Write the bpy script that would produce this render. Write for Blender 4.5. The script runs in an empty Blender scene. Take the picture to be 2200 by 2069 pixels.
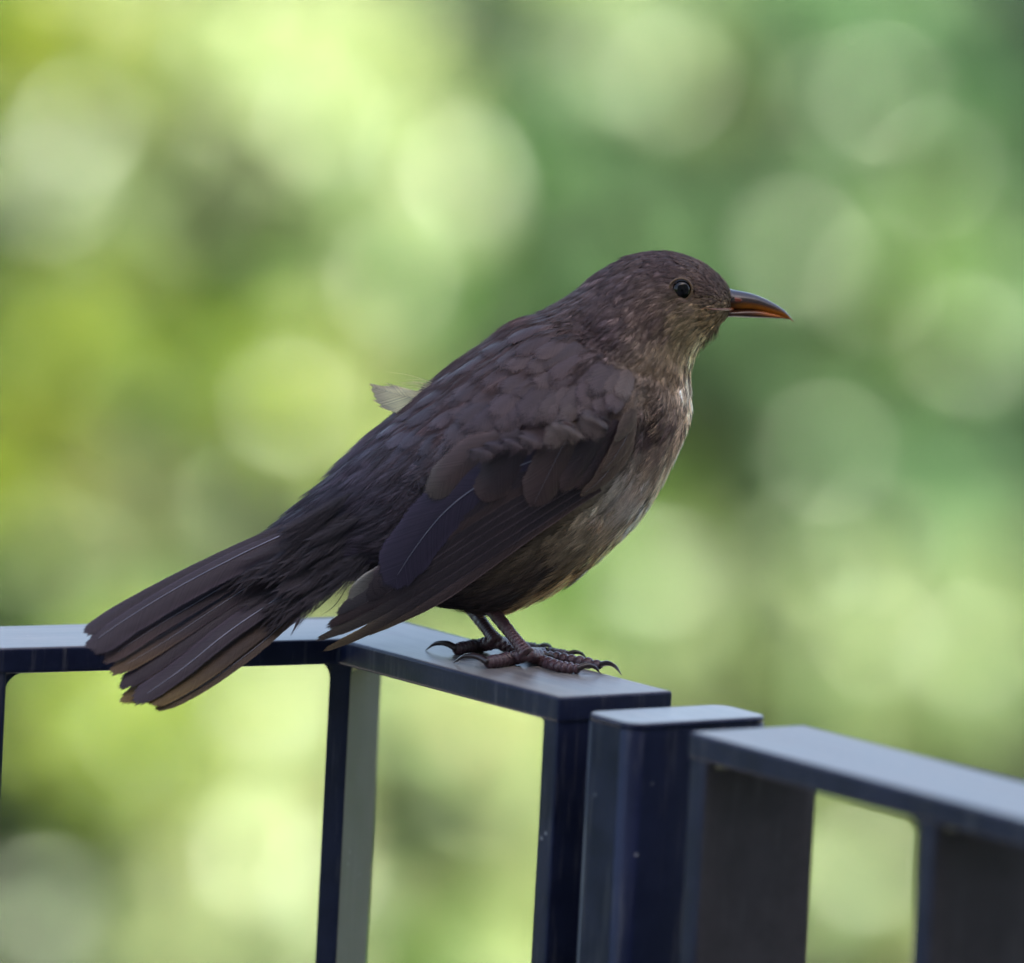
import bpy, math, random
import numpy as np
from mathutils import Vector
from mathutils.bvhtree import BVHTree
random.seed(7); rng = np.random.default_rng(11)
R = math.radians
scene = bpy.context.scene
COL = scene.collection

# ------------------------------------------------------------------ camera
PW, PH = 2200, 2069                 # size of the photograph
DIST, PXM = 3.0, 7150.0             # metres to the bird, photograph pixels per metre there
FPX = DIST * PXM
PITCH, ROLL = R(7.4), R(3.0)
f_ = np.array([0, math.cos(PITCH), -math.sin(PITCH)])
r0 = np.array([1.0, 0, 0]); u0 = np.array([0, math.sin(PITCH), math.cos(PITCH)])
r_ = r0 * math.cos(ROLL) + u0 * math.sin(ROLL)
u_ = u0 * math.cos(ROLL) - r0 * math.sin(ROLL)
def ray(px, py):
    return f_ + r_ * ((px - PW / 2) / FPX) + u_ * ((PH / 2 - py) / FPX)
CAM = -DIST * ray(1100, 1405)       # the feet stand at the world origin, on top of the rail (z = 0)
cam_d = bpy.data.cameras.new('camera'); cam = bpy.data.objects.new('camera', cam_d); COL.objects.link(cam)
from mathutils import Matrix
cam.matrix_world = Matrix([[r_[i], u_[i], -f_[i], CAM[i]] for i in range(3)] + [[0, 0, 0, 1]])
cam_d.sensor_fit = 'HORIZONTAL'; cam_d.sensor_width = 36.0; cam_d.lens = 36.0 * FPX / PW
cam_d.clip_start = 0.05; cam_d.clip_end = 600
cam_d.dof.use_dof = True; cam_d.dof.focus_distance = DIST - 0.022
cam_d.dof.aperture_fstop = cam_d.lens / 58.0
scene.camera = cam

# ------------------------------------------------------------------ light
SUN_EL, SUN_AZ = R(47), R(150)      # azimuth clockwise from +Y: behind and to the right of the camera
world = bpy.data.worlds.new('World'); scene.world = world; world.use_nodes = True
wn = world.node_tree; wn.nodes.clear()
sky = wn.nodes.new('ShaderNodeTexSky'); sky.sky_type = 'NISHITA'; sky.sun_disc = False
sky.sun_elevation = SUN_EL; sky.sun_rotation = SUN_AZ; sky.air_density = 1.0; sky.dust_density = 4.0
bg = wn.nodes.new('ShaderNodeBackground'); bg.inputs['Strength'].default_value = 0.15
wo = wn.nodes.new('ShaderNodeOutputWorld')
wn.links.new(sky.outputs[0], bg.inputs[0]); wn.links.new(bg.outputs[0], wo.inputs[0])
sd = bpy.data.lights.new('sun', 'SUN'); sd.energy = 3.2; sd.angle = R(0.53); sd.color = (1.0, 0.95, 0.86)
sun = bpy.data.objects.new('sun', sd); COL.objects.link(sun)
sdir = Vector((math.sin(SUN_AZ) * math.cos(SUN_EL), math.cos(SUN_AZ) * math.cos(SUN_EL), math.sin(SUN_EL)))
sun.rotation_euler = sdir.to_track_quat('Z', 'Y').to_euler()
sun.location = (3, -5, 9)
vs = scene.view_settings; vs.view_transform = 'Standard'; vs.look = 'None'; vs.gamma = 1.0; vs.use_curve_mapping = False
vs.exposure = 2.15
scene.cycles.use_denoising = True; scene.cycles.denoising_input_passes = 'RGB_ALBEDO'
scene.cycles.use_adaptive_sampling = False; scene.cycles.max_bounces = 7; scene.cycles.sample_clamp_indirect = 6.0

# ------------------------------------------------------------------ helpers
def on_z(px, py, z=0.0):
    d = ray(px, py); return CAM + d * ((z - CAM[2]) / d[2])
YAW = R(9.0)                        # the bird's own axis: tail a little nearer than the head
AX = np.array([math.cos(YAW), math.sin(YAW), 0.0]); NB = np.array([-math.sin(YAW), math.cos(YAW), 0.0])
def on_mid(px, py, off=0.0):        # point on the bird's middle plane, or a plane parallel to it
    d = ray(px, py); return CAM + d * ((off - CAM @ NB) / (d @ NB))
def at_dist(px, py, dist):          # point a given distance ahead of the camera
    return CAM + ray(px, py) * dist
def proj(P):                        # world points -> photograph pixels
    q = np.asarray(P) - CAM
    w = q @ f_
    return np.stack([PW / 2 + FPX * (q @ r_) / w, PH / 2 - FPX * (q @ u_) / w], -1)
def catmull(pts, n):
    P = np.asarray(pts, float)
    P = np.vstack([2 * P[0] - P[1], P, 2 * P[-1] - P[-2]])
    m = len(P) - 3
    t = np.linspace(0, m, n); i = np.minimum(t.astype(int), m - 1); s = (t - i)[:, None]
    a, b, c, d = P[i], P[i + 1], P[i + 2], P[i + 3]
    return 0.5 * (2 * b + (c - a) * s + (2 * a - 5 * b + 4 * c - d) * s ** 2 + (3 * b - a - 3 * c + d) * s ** 3)
def unit(v):
    v = np.asarray(v, float); return v / np.maximum(np.linalg.norm(v, axis=-1, keepdims=True), 1e-12)
def srgb(r, g, b):
    return tuple(((c / 255 + 0.055) / 1.055) ** 2.4 if c > 10 else c / 255 / 12.92 for c in (r, g, b))
def smooth(a, b, x):
    t = np.clip((np.asarray(x, float) - a) / (b - a), 0, 1); return t * t * (3 - 2 * t)

def mesh_obj(name, V, F, mat=None, parent=None, shade=True, col=None, uv=None, fade=None):
    me = bpy.data.meshes.new(name)
    V = np.asarray(V, np.float32)
    if isinstance(F, np.ndarray):
        k = F.shape[1]; nf = len(F)
        me.vertices.add(len(V)); me.vertices.foreach_set('co', V.ravel())
        me.loops.add(nf * k); me.loops.foreach_set('vertex_index', F.ravel().astype(np.int32))
        me.polygons.add(nf); me.polygons.foreach_set('loop_start', np.arange(0, nf * k, k, dtype=np.int32))
        me.update(calc_edges=True); me.validate()
    else:
        me.from_pydata([tuple(v) for v in V], [], F)
    if shade: me.polygons.foreach_set('use_smooth', np.ones(len(me.polygons), bool))
    if col is not None:
        c = np.ones((len(V), 4), np.float32); c[:, :3] = col
        at = me.color_attributes.new('Col', 'FLOAT_COLOR', 'POINT'); at.data.foreach_set('color', c.ravel())
    if fade is not None:
        fa = me.attributes.new('Fade', 'FLOAT', 'POINT'); fa.data.foreach_set('value', np.asarray(fade, np.float32))
    if uv is not None:
        li = np.empty(len(me.loops), np.int32); me.loops.foreach_get('vertex_index', li)
        ul = me.uv_layers.new(name='UVMap'); ul.data.foreach_set('uv', np.asarray(uv, np.float32)[li].ravel())
    if mat: me.materials.append(mat)
    o = bpy.data.objects.new(name, me); COL.objects.link(o)
    if parent is not None: o.parent = parent
    return o
def empty(name, loc=(0, 0, 0)):
    o = bpy.data.objects.new(name, None); COL.objects.link(o); o.location = loc; o.empty_display_size = 0.02
    return o
def tag(o, label=None, cat=None, group=None, kind=None):
    if label: o['label'] = label
    if cat: o['category'] = cat
    if group: o['group'] = group
    if kind: o['kind'] = kind
    return o
def child(o, root):                 # parent keeping the world-space vertices where they are
    o.parent = root; o.matrix_parent_inverse = Matrix.Translation(-Vector(root.location))
    return o

# ------------------------------------------------------------------ materials
def new_mat(name):
    m = bpy.data.materials.new(name); m.use_nodes = True
    nt = m.node_tree; b = nt.nodes['Principled BSDF']
    return m, nt, b
def N(nt, typ, **kw):
    n = nt.nodes.new(typ)
    for k, v in kw.items():
        if k in n.inputs: n.inputs[k].default_value = v
        else: setattr(n, k, v)
    return n
def simple(name, col, rough=0.6, spec=0.5, noise=0.0, scale=40, bump=0.0):
    m, nt, b = new_mat(name)
    b.inputs['Base Color'].default_value = (*col, 1); b.inputs['Roughness'].default_value = rough
    b.inputs['Specular IOR Level'].default_value = spec
    tc = N(nt, 'ShaderNodeTexCoord'); nz = N(nt, 'ShaderNodeTexNoise', Scale=scale, Detail=6.0)
    nt.links.new(tc.outputs['Object'], nz.inputs['Vector'])
    if noise:
        mp = N(nt, 'ShaderNodeMapRange'); mp.inputs['To Min'].default_value = 1 - noise; mp.inputs['To Max'].default_value = 1 + noise
        mx = N(nt, 'ShaderNodeMix', data_type='RGBA', blend_type='MULTIPLY'); mx.inputs[0].default_value = 1
        mx.inputs[6].default_value = (*col, 1)
        nt.links.new(nz.outputs['Fac'], mp.inputs['Value']); nt.links.new(mp.outputs[0], mx.inputs[7])
        nt.links.new(mx.outputs[2], b.inputs['Base Color'])
    if bump:
        bp = N(nt, 'ShaderNodeBump', Strength=bump, Distance=0.002)
        nt.links.new(nz.outputs['Fac'], bp.inputs['Height']); nt.links.new(bp.outputs[0], b.inputs['Normal'])
    return m
def col_mat(name, rough=0.6, spec=0.4, sheen=0.0, nscale=900, namp=0.25, coat=0.0, bump=0.0, trans=0.0):
    m, nt, b = new_mat(name)
    at = N(nt, 'ShaderNodeAttribute', attribute_name='Col')
    tc = N(nt, 'ShaderNodeTexCoord'); nz = N(nt, 'ShaderNodeTexNoise', Scale=nscale, Detail=4.0)
    nt.links.new(tc.outputs['Object'], nz.inputs['Vector'])
    mp = N(nt, 'ShaderNodeMapRange'); mp.inputs['From Min'].default_value = .3; mp.inputs['From Max'].default_value = .7
    mp.inputs['To Min'].default_value = 1 - namp; mp.inputs['To Max'].default_value = 1 + namp
    nt.links.new(nz.outputs['Fac'], mp.inputs['Value'])
    mx = N(nt, 'ShaderNodeMix', data_type='RGBA', blend_type='MULTIPLY'); mx.inputs[0].default_value = 1
    nt.links.new(at.outputs['Color'], mx.inputs[6]); nt.links.new(mp.outputs[0], mx.inputs[7])
    nt.links.new(mx.outputs[2], b.inputs['Base Color'])
    b.inputs['Roughness'].default_value = rough; b.inputs['Specular IOR Level'].default_value = spec
    b.inputs['Sheen Weight'].default_value = sheen; b.inputs['Sheen Roughness'].default_value = 0.4
    b.inputs['Coat Weight'].default_value = coat
    if bump:
        bp = N(nt, 'ShaderNodeBump', Strength=bump, Distance=0.0004)
        nt.links.new(nz.outputs['Fac'], bp.inputs['Height']); nt.links.new(bp.outputs[0], b.inputs['Normal'])
    if trans:
        tr = N(nt, 'ShaderNodeBsdfTranslucent'); ms = N(nt, 'ShaderNodeMixShader'); ms.inputs[0].default_value = trans
        out = nt.nodes['Material Output']
        nt.links.new(mx.outputs[2], tr.inputs['Color'])
        nt.links.new(b.outputs[0], ms.inputs[1]); nt.links.new(tr.outputs[0], ms.inputs[2]); nt.links.new(ms.outputs[0], out.inputs[0])
    return m

def feather_mat():
    m, nt, b = new_mat('flight_feather')
    at = N(nt, 'ShaderNodeAttribute', attribute_name='Col')
    uv = N(nt, 'ShaderNodeUVMap'); sp = N(nt, 'ShaderNodeSeparateXYZ'); nt.links.new(uv.outputs[0], sp.inputs[0])
    ab = N(nt, 'ShaderNodeMath', operation='ABSOLUTE'); nt.links.new(sp.outputs[0], ab.inputs[0])   # distance from the shaft, mm
    m1 = N(nt, 'ShaderNodeMath', operation='MULTIPLY_ADD'); m1.inputs[1].default_value = -1.6       # barbs lean towards the tip
    nt.links.new(ab.outputs[0], m1.inputs[0]); nt.links.new(sp.outputs[1], m1.inputs[2])
    nz = N(nt, 'ShaderNodeTexNoise', Scale=1.3, Detail=5.0); nz.noise_dimensions = '1D'; nz.inputs['Roughness'].default_value = .75
    nt.links.new(m1.outputs[0], nz.inputs['W'])
    mp = N(nt, 'ShaderNodeMapRange'); mp.inputs['From Min'].default_value = .3; mp.inputs['From Max'].default_value = .7
    mp.inputs['To Min'].default_value = .62; mp.inputs['To Max'].default_value = 1.38
    nt.links.new(nz.outputs['Fac'], mp.inputs['Value'])
    mx = N(nt, 'ShaderNodeMix', data_type='RGBA', blend_type='MULTIPLY'); mx.inputs[0].default_value = 1
    nt.links.new(at.outputs['Color'], mx.inputs[6]); nt.links.new(mp.outputs[0], mx.inputs[7])
    nt.links.new(mx.outputs[2], b.inputs['Base Color'])
    bp = N(nt, 'ShaderNodeBump', Strength=.35, Distance=0.0003)
    nt.links.new(nz.outputs['Fac'], bp.inputs['Height']); nt.links.new(bp.outputs[0], b.inputs['Normal'])
    b.inputs['Roughness'].default_value = .55; b.inputs['Specular IOR Level'].default_value = .22
    b.inputs['Sheen Weight'].default_value = .04; b.inputs['Sheen Roughness'].default_value = .4
    tr = N(nt, 'ShaderNodeBsdfTranslucent'); ms = N(nt, 'ShaderNodeMixShader'); ms.inputs[0].default_value = .12
    nt.links.new(mx.outputs[2], tr.inputs['Color'])
    nt.links.new(b.outputs[0], ms.inputs[1]); nt.links.new(tr.outputs[0], ms.inputs[2])
    # barbs come apart towards tip and edge
    fd = N(nt, 'ShaderNodeAttribute', attribute_name='Fade')
    n5 = N(nt, 'ShaderNodeTexNoise', Scale=3.2, Detail=2.0); n5.noise_dimensions = '2D'
    cx = N(nt, 'ShaderNodeCombineXYZ'); nt.links.new(m1.outputs[0], cx.inputs[0])
    sl = N(nt, 'ShaderNodeMath', operation='MULTIPLY'); sl.inputs[1].default_value = .25; nt.links.new(sp.outputs[0], sl.inputs[0]); nt.links.new(sl.outputs[0], cx.inputs[1])
    nt.links.new(cx.outputs[0], n5.inputs['Vector'])
    sm_ = N(nt, 'ShaderNodeMath', operation='MULTIPLY_ADD'); sm_.inputs[1].default_value = 1.5; nt.links.new(n5.outputs['Fac'], sm_.inputs[0]); nt.links.new(fd.outputs['Fac'], sm_.inputs[2])
    al = N(nt, 'ShaderNodeMapRange'); al.inputs['From Min'].default_value = .95; al.inputs['From Max'].default_value = 1.2; nt.links.new(sm_.outputs[0], al.inputs['Value'])
    tp_ = N(nt, 'ShaderNodeBsdfTransparent'); mt = N(nt, 'ShaderNodeMixShader')
    nt.links.new(al.outputs[0], mt.inputs[0]); nt.links.new(tp_.outputs[0], mt.inputs[1]); nt.links.new(ms.outputs[0], mt.inputs[2])
    nt.links.new(mt.outputs[0], nt.nodes['Material Output'].inputs[0])
    return m

def rail_mat(name, base, rough):
    m, nt, b = new_mat(name)
    tc = N(nt, 'ShaderNodeTexCoord'); geo = N(nt, 'ShaderNodeNewGeometry')
    n1 = N(nt, 'ShaderNodeTexNoise', Scale=60.0, Detail=8.0); n1.inputs['Roughness'].default_value = .7
    n2 = N(nt, 'ShaderNodeTexNoise', Scale=700.0, Detail=3.0)
    vo = N(nt, 'ShaderNodeTexVoronoi', Scale=130.0)
    for n in (n1, n2, vo): nt.links.new(tc.outputs['Object'], n.inputs['Vector'])
    cr = N(nt, 'ShaderNodeValToRGB'); e = cr.color_ramp.elements
    e[0].position = .35; e[0].color = tuple(c * .8 for c in base) + (1,); e[1].position = .75; e[1].color = tuple(c * 1.35 + .003 for c in base) + (1,)
    nt.links.new(n1.outputs['Fac'], cr.inputs[0])
    # brushing along the run of the rail
    geo2 = N(nt, 'ShaderNodeNewGeometry'); sxp = N(nt, 'ShaderNodeSeparateXYZ'); nt.links.new(geo2.outputs['Position'], sxp.inputs[0])
    gx = N(nt, 'ShaderNodeMath', operation='GREATER_THAN'); gx.inputs[1].default_value = float(on_z(800, 1355)[0]); nt.links.new(sxp.outputs[0], gx.inputs[0])
    ms_ = []
    for ang in (R(29), R(35.5) + math.pi / 2):
        mpv = N(nt, 'ShaderNodeMapping'); mpv.inputs['Rotation'].default_value = (0, 0, -ang); nt.links.new(geo2.outputs['Position'], mpv.inputs['Vector'])
        sc_ = N(nt, 'ShaderNodeVectorMath', operation='MULTIPLY'); sc_.inputs[1].default_value = (14, 900, 60); nt.links.new(mpv.outputs[0], sc_.inputs[0]); ms_.append(sc_)
    mv = N(nt, 'ShaderNodeMix', data_type='VECTOR'); nt.links.new(gx.outputs[0], mv.inputs[0])
    nt.links.new(ms_[0].outputs[0], mv.inputs[4]); nt.links.new(ms_[1].outputs[0], mv.inputs[5])
    n3 = N(nt, 'ShaderNodeTexNoise', Scale=1.0, Detail=3.0); nt.links.new(mv.outputs[1], n3.inputs['Vector'])
    # specks of dirt and lime
    sp = N(nt, 'ShaderNodeMapRange'); sp.inputs['From Min'].default_value = .10; sp.inputs['From Max'].default_value = .05
    nt.links.new(vo.outputs['Distance'], sp.inputs['Value'])
    gt = N(nt, 'ShaderNodeMath', operation='GREATER_THAN'); gt.inputs[1].default_value = .56; nt.links.new(n1.outputs['Fac'], gt.inputs[0])
    sm = N(nt, 'ShaderNodeMath', operation='MULTIPLY'); nt.links.new(sp.outputs[0], sm.inputs[0]); nt.links.new(gt.outputs[0], sm.inputs[1])
    s2 = N(nt, 'ShaderNodeMath', operation='MULTIPLY'); s2.inputs[1].default_value = .5; nt.links.new(sm.outputs[0], s2.inputs[0])
    # settled dust on faces that look up, paled to carry sky reflection
    sx = N(nt, 'ShaderNodeSeparateXYZ'); nt.links.new(geo.outputs['Normal'], sx.inputs[0])
    up = N(nt, 'ShaderNodeMapRange'); up.inputs['From Min'].default_value = .6; up.inputs['From Max'].default_value = 1.0; up.inputs['To Max'].default_value = .85
    nt.links.new(sx.outputs[2], up.inputs['Value'])
    br3 = N(nt, 'ShaderNodeMapRange'); br3.inputs['From Min'].default_value = .25; br3.inputs['From Max'].default_value = .75; br3.inputs['To Min'].default_value = .6; br3.inputs['To Max'].default_value = 1.15
    nt.links.new(n3.outputs['Fac'], br3.inputs['Value'])
    up2 = N(nt, 'ShaderNodeMath', operation='MULTIPLY'); nt.links.new(up.outputs[0], up2.inputs[0]); nt.links.new(br3.outputs[0], up2.inputs[1])
    ud = N(nt, 'ShaderNodeMath', operation='MULTIPLY'); nt.links.new(up2.outputs[0], ud.inputs[0])
    dn = N(nt, 'ShaderNodeMapRange'); dn.inputs['From Min'].default_value = .3; dn.inputs['From Max'].default_value = .7; dn.inputs['To Min'].default_value = .55
    nt.links.new(n1.outputs['Fac'], dn.inputs['Value']); nt.links.new(dn.outputs[0], ud.inputs[1])
    mx = N(nt, 'ShaderNodeMix', data_type='RGBA'); mx.inputs[7].default_value = (.27, .24, .21, 1)
    nt.links.new(ud.outputs[0], mx.inputs[0]); nt.links.new(cr.outputs[0], mx.inputs[6])
    my = N(nt, 'ShaderNodeMix', data_type='RGBA'); my.inputs[7].default_value = (.3, .3, .32, 1)
    nt.links.new(s2.outputs[0], my.inputs[0]); nt.links.new(mx.outputs[2], my.inputs[6])
    gv = N(nt, 'ShaderNodeVectorMath', operation='MULTIPLY'); gv.inputs[1].default_value = (260, 260, 22); nt.links.new(geo2.outputs['Position'], gv.inputs[0])
    n6 = N(nt, 'ShaderNodeTexNoise', Scale=1.0, Detail=7.0); n6.inputs['Roughness'].default_value = .65; nt.links.new(gv.outputs[0], n6.inputs['Vector'])
    g6 = N(nt, 'ShaderNodeMapRange'); g6.inputs['From Min'].default_value = .54; g6.inputs['From Max'].default_value = .78; g6.inputs['To Max'].default_value = .5; nt.links.new(n6.outputs['Fac'], g6.inputs['Value'])
    mz = N(nt, 'ShaderNodeMix', data_type='RGBA'); mz.inputs[7].default_value = (.12, .115, .12, 1)
    nt.links.new(g6.outputs[0], mz.inputs[0]); nt.links.new(my.outputs[2], mz.inputs[6])
    nt.links.new(mz.outputs[2], b.inputs['Base Color'])
    rr = N(nt, 'ShaderNodeMapRange'); rr.inputs['To Min'].default_value = rough - .08; rr.inputs['To Max'].default_value = rough + .12
    nt.links.new(n1.outputs['Fac'], rr.inputs['Value']); nt.links.new(rr.outputs[0], b.inputs['Roughness'])
    b.inputs['Specular IOR Level'].default_value = .2
    bp = N(nt, 'ShaderNodeBump', Strength=.12, Distance=.0004); nt.links.new(n2.outputs['Fac'], bp.inputs['Height']); nt.links.new(bp.outputs[0], b.inputs['Normal'])
    return m

M_rail = rail_mat('navy_powder_coat', (.008, .011, .031), .36)
M_post = rail_mat('navy_post_coat', (.007, .010, .031), .30)
M_weld = simple('weld', (.22, .21, .13), .35, .6, .4, 900, .8)  # olive tint paints in greenery reflected by the bead
M_panel = rail_mat('navy_dusty_coat', (.046, .037, .042), .5)
M_corner = rail_mat('grey_dust_reflection_coat', (.055, .055, .05), .5); M_corner.node_tree.nodes['Principled BSDF'].inputs['Specular IOR Level'].default_value = .5  # dust streaks, with the grazing reflection painted in as paler grey
M_plume = col_mat('contour_plumage', rough=.65, spec=.18, sheen=.06, nscale=1200, namp=.18, trans=.08)
M_body = col_mat('body_skin', rough=.8, spec=.1, nscale=600, namp=.3)
M_feather = feather_mat()
M_shaft = simple('feather_shaft', (.22, .205, .26), .35, .6)
M_bill = col_mat('bill_horn', rough=.26, spec=.5, nscale=500, namp=.12, bump=.1)
M_leg = col_mat('leg_scales', rough=.38, spec=.5, nscale=1500, namp=.25, bump=.5)
M_claw = col_mat('claw_horn', rough=.3, spec=.5, nscale=700, namp=.1)
M_eye = simple('eye', (.003, .002, .002), .03, .24)
M_ring = simple('eyelid', (.10, .055, .025), .5, .4, .3, 900)

# ------------------------------------------------------------------ railing
TL, TR = R(29.0), R(35.5)
LD = np.array([-math.cos(TL), -math.sin(TL), 0]); RD = np.array([math.sin(TR), -math.cos(TR), 0])   # the two runs from the corner
CORN = on_z(729, 1373)                                   # inner corner of the top rail
def along(px, py, z=0.0): return float((on_z(px, py, z) - CORN) @ RD)      # where a pixel lies along the right run
UPZ = np.array([0, 0, 1.0])
W_, T_ = .0413, .0078
def bar(name, o, ax, ay, az, lx, ly, lz, bev, mat, root, seg=3):
    """a bar with bevelled edges: corner o, unit axes ax ay az, sizes lx ly lz"""
    import bmesh
    bm = bmesh.new(); bmesh.ops.create_cube(bm, size=1.0)
    for v in bm.verts:
        p = o + ax * lx * (v.co.x + .5) + ay * ly * (v.co.y + .5) + az * lz * (v.co.z + .5)
        v.co = Vector(p)
    bmesh.ops.recalc_face_normals(bm, faces=bm.faces)
    if bev: bmesh.ops.bevel(bm, geom=list(bm.edges), offset=bev, segments=seg, affect='EDGES', profile=.5)
    me = bpy.data.meshes.new(name); bm.to_mesh(me); bm.free()
    me.polygons.foreach_set('use_smooth', np.ones(len(me.polygons), bool))
    me.materials.append(mat)
    ob = bpy.data.objects.new(name, me); COL.objects.link(ob); child(ob, root)
    wm = ob.modifiers.new('normals', 'WEIGHTED_NORMAL'); wm.weight = 100
    return ob
def prism(name, poly, z0, z1, bev, mat, root, seg=3, vert_bev=None):
    import bmesh
    bm = bmesh.new()
    vs_ = [bm.verts.new((p[0], p[1], z0)) for p in poly]
    fc = bm.faces.new(vs_)
    r = bmesh.ops.extrude_face_region(bm, geom=[fc])
    for v in r['geom']:
        if isinstance(v, bmesh.types.BMVert): v.co.z = z1
    bmesh.ops.recalc_face_normals(bm, faces=bm.faces)
    if vert_bev:
        ve = [e for e in bm.edges if abs(e.verts[0].co.z - e.verts[1].co.z) > 1e-5]
        bmesh.ops.bevel(bm, geom=ve, offset=vert_bev, segments=6, affect='EDGES', profile=.5)
    if bev:
        he = [e for e in bm.edges if len(e.link_faces) == 2 and e.calc_face_angle(0) > R(35)]
        bmesh.ops.bevel(bm, geom=he, offset=bev, segments=seg, affect='EDGES', profile=.5)
    me = bpy.data.meshes.new(name); bm.to_mesh(me); bm.free()
    me.polygons.foreach_set('use_smooth', np.ones(len(me.polygons), bool))
    me.materials.append(mat)
    ob = bpy.data.objects.new(name, me); COL.objects.link(ob); child(ob, root)
    wm = ob.modifiers.new('normals', 'WEIGHTED_NORMAL'); wm.weight = 100
    return ob
def fillet(root, p, a, b, w, rad, mat=M_weld):
    """concave weld fillet in the corner p between directions a and b, of width w (vector)"""
    n = 6; V = []; F = []
    prof = [p] + [p + a * rad * (1 - math.sin(k / n * math.pi / 2)) + b * rad * (1 - math.cos(k / n * math.pi / 2)) for k in range(n + 1)]
    for s in (0, 1):
        for q in prof: V.append(np.asarray(q) + w * s)
    m = len(prof)
    for k in range(m): F.append((k, (k + 1) % m, m + (k + 1) % m, m + k))
    F.append(tuple(range(m))); F.append(tuple(range(2 * m - 1, m - 1, -1)))
    return child(mesh_obj('weld_fillet', V, F, mat, None), root)

FLOOR = -1.03
LW = np.array([-math.sin(TL), math.cos(TL), 0]); RW = np.array([math.cos(TR), math.sin(TR), 0])   # outward normals of the two runs
def flat_baluster(o, along, depth, root, bev=.0008, wid=W_ - .001, thick=T_, mat=None):
    b = bar('baluster', o - UPZ * (-FLOOR) , along, depth, UPZ, thick, wid, -FLOOR - T_ + .0015, bev, M_rail, root, 2)
    if mat:                          # broad faces take the dustier coat; the corner's has painted reflection too
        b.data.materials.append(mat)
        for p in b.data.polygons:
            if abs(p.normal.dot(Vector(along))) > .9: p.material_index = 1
    return b
rail1 = empty('corner_railing', tuple(CORN + UPZ * FLOOR))
tag(rail1, 'dark navy metal corner railing with flat top rail that the bird stands on', 'railing')
RL = along(1204, 1492) + .0042                                   # length of the run the bird stands on
kk = np.linalg.solve(np.array([[LD[0], -RD[0]], [LD[1], -RD[1]]]), ((RW - LW) * W_)[:2]); b_ = CORN + LW * W_ + LD * kk[0]
endL = CORN + LD * 3.2
poly = [endL, CORN, CORN + RD * RL, CORN + RD * RL + RW * W_, b_, endL + LW * W_]
prism('top_rail', [(p[0], p[1]) for p in poly], -T_, 0, .0011, M_rail, rail1)
MD = unit(LW + RW); MX = np.array([MD[1], -MD[0], 0])    # diagonal of the corner
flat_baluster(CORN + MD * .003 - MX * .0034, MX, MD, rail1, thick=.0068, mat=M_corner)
flat_baluster(CORN + RD * (RL - T_ - .0006) + RW * .0005, RD, RW, rail1)
lefts = [float(np.linalg.norm(on_z(11, 1446, -T_)[:2] - CORN[:2])) + T_ * .0]
for k in range(24):
    s = lefts[0] + k * .121
    flat_baluster(CORN + LD * (s + T_) + LW * .0005, -LD, LW, rail1)
dn = -UPZ
fillet(rail1, CORN + LD * lefts[0] + LW * .002 + dn * T_, -LD, dn, LW * .03, .0062, M_rail)
fillet(rail1, CORN + MD * .0035 - MX * .0034 + dn * T_, -MX, dn, MD * .03, .0045, M_rail)
fillet(rail1, CORN + MD * .0035 + MX * .0034 + dn * T_, MX, dn, MD * .02, .0026, M_weld)
fillet(rail1, CORN + RD * (RL - T_ - .0006) + RW * .002 + dn * T_, -RD, dn, RW * .034, .0042, M_rail)

post = empty('square_post', tuple(CORN + RD * (RL + .03) + UPZ * FLOOR))
tag(post, 'stout navy rounded post standing between the corner railing and the next railing panel', 'post')
pz = -.0024; PWD = .0510
g0 = along(1264, 1525, pz) + .002; g1 = along(1360, 1553, pz) + .002; print('rail', RL, g0, g1, along(1482, 1571), along(1969, 1765, -.008))
po = [CORN + RD * g0, CORN + RD * g1, CORN + RD * g1 + RW * PWD, CORN + RD * g0 + RW * PWD]
prism('post_tube', [(p[0], p[1]) for p in po], FLOOR, pz - .0022, 0, M_post, post, vert_bev=.0055)
cc = sum(po) / 4
prism('post_cap', [(p[0], p[1]) for p in po], pz - .0022, pz, .0009, M_post, post, vert_bev=.0057)

rail2 = empty('railing_panel', tuple(CORN + RD * (RL + .08) + UPZ * FLOOR))
tag(rail2, 'dark navy flat bar railing panel with dusty top painted pale like reflected sky beside the rounded post', 'railing')
h0 = along(1482, 1571)
GP = along(1969, 1760, -T_) - h0            # spacing of its bars
poly = [CORN + RD * h0, CORN + RD * (h0 + 2.6), CORN + RD * (h0 + 2.6) + RW * W_, CORN + RD * h0 + RW * W_]
prism('top_rail', [(p[0], p[1]) for p in poly], -T_, 0, .0011, M_rail, rail2)
for k in range(20):
    flat_baluster(CORN + RD * (h0 + .0006 + k * GP) + RW * .0005, RD, RW, rail2, mat=M_panel)
    if k < 4:
        if k: fillet(rail2, CORN + RD * (h0 + .0006 + k * GP) + RW * .002 + dn * T_, -RD, dn, RW * .034, .0075, M_rail)
        fillet(rail2, CORN + RD * (h0 + .0006 + k * GP + T_) + RW * .004 + dn * T_, RD, dn, RW * (.012 + .003 * (k % 2)), .0022, M_weld)

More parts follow.
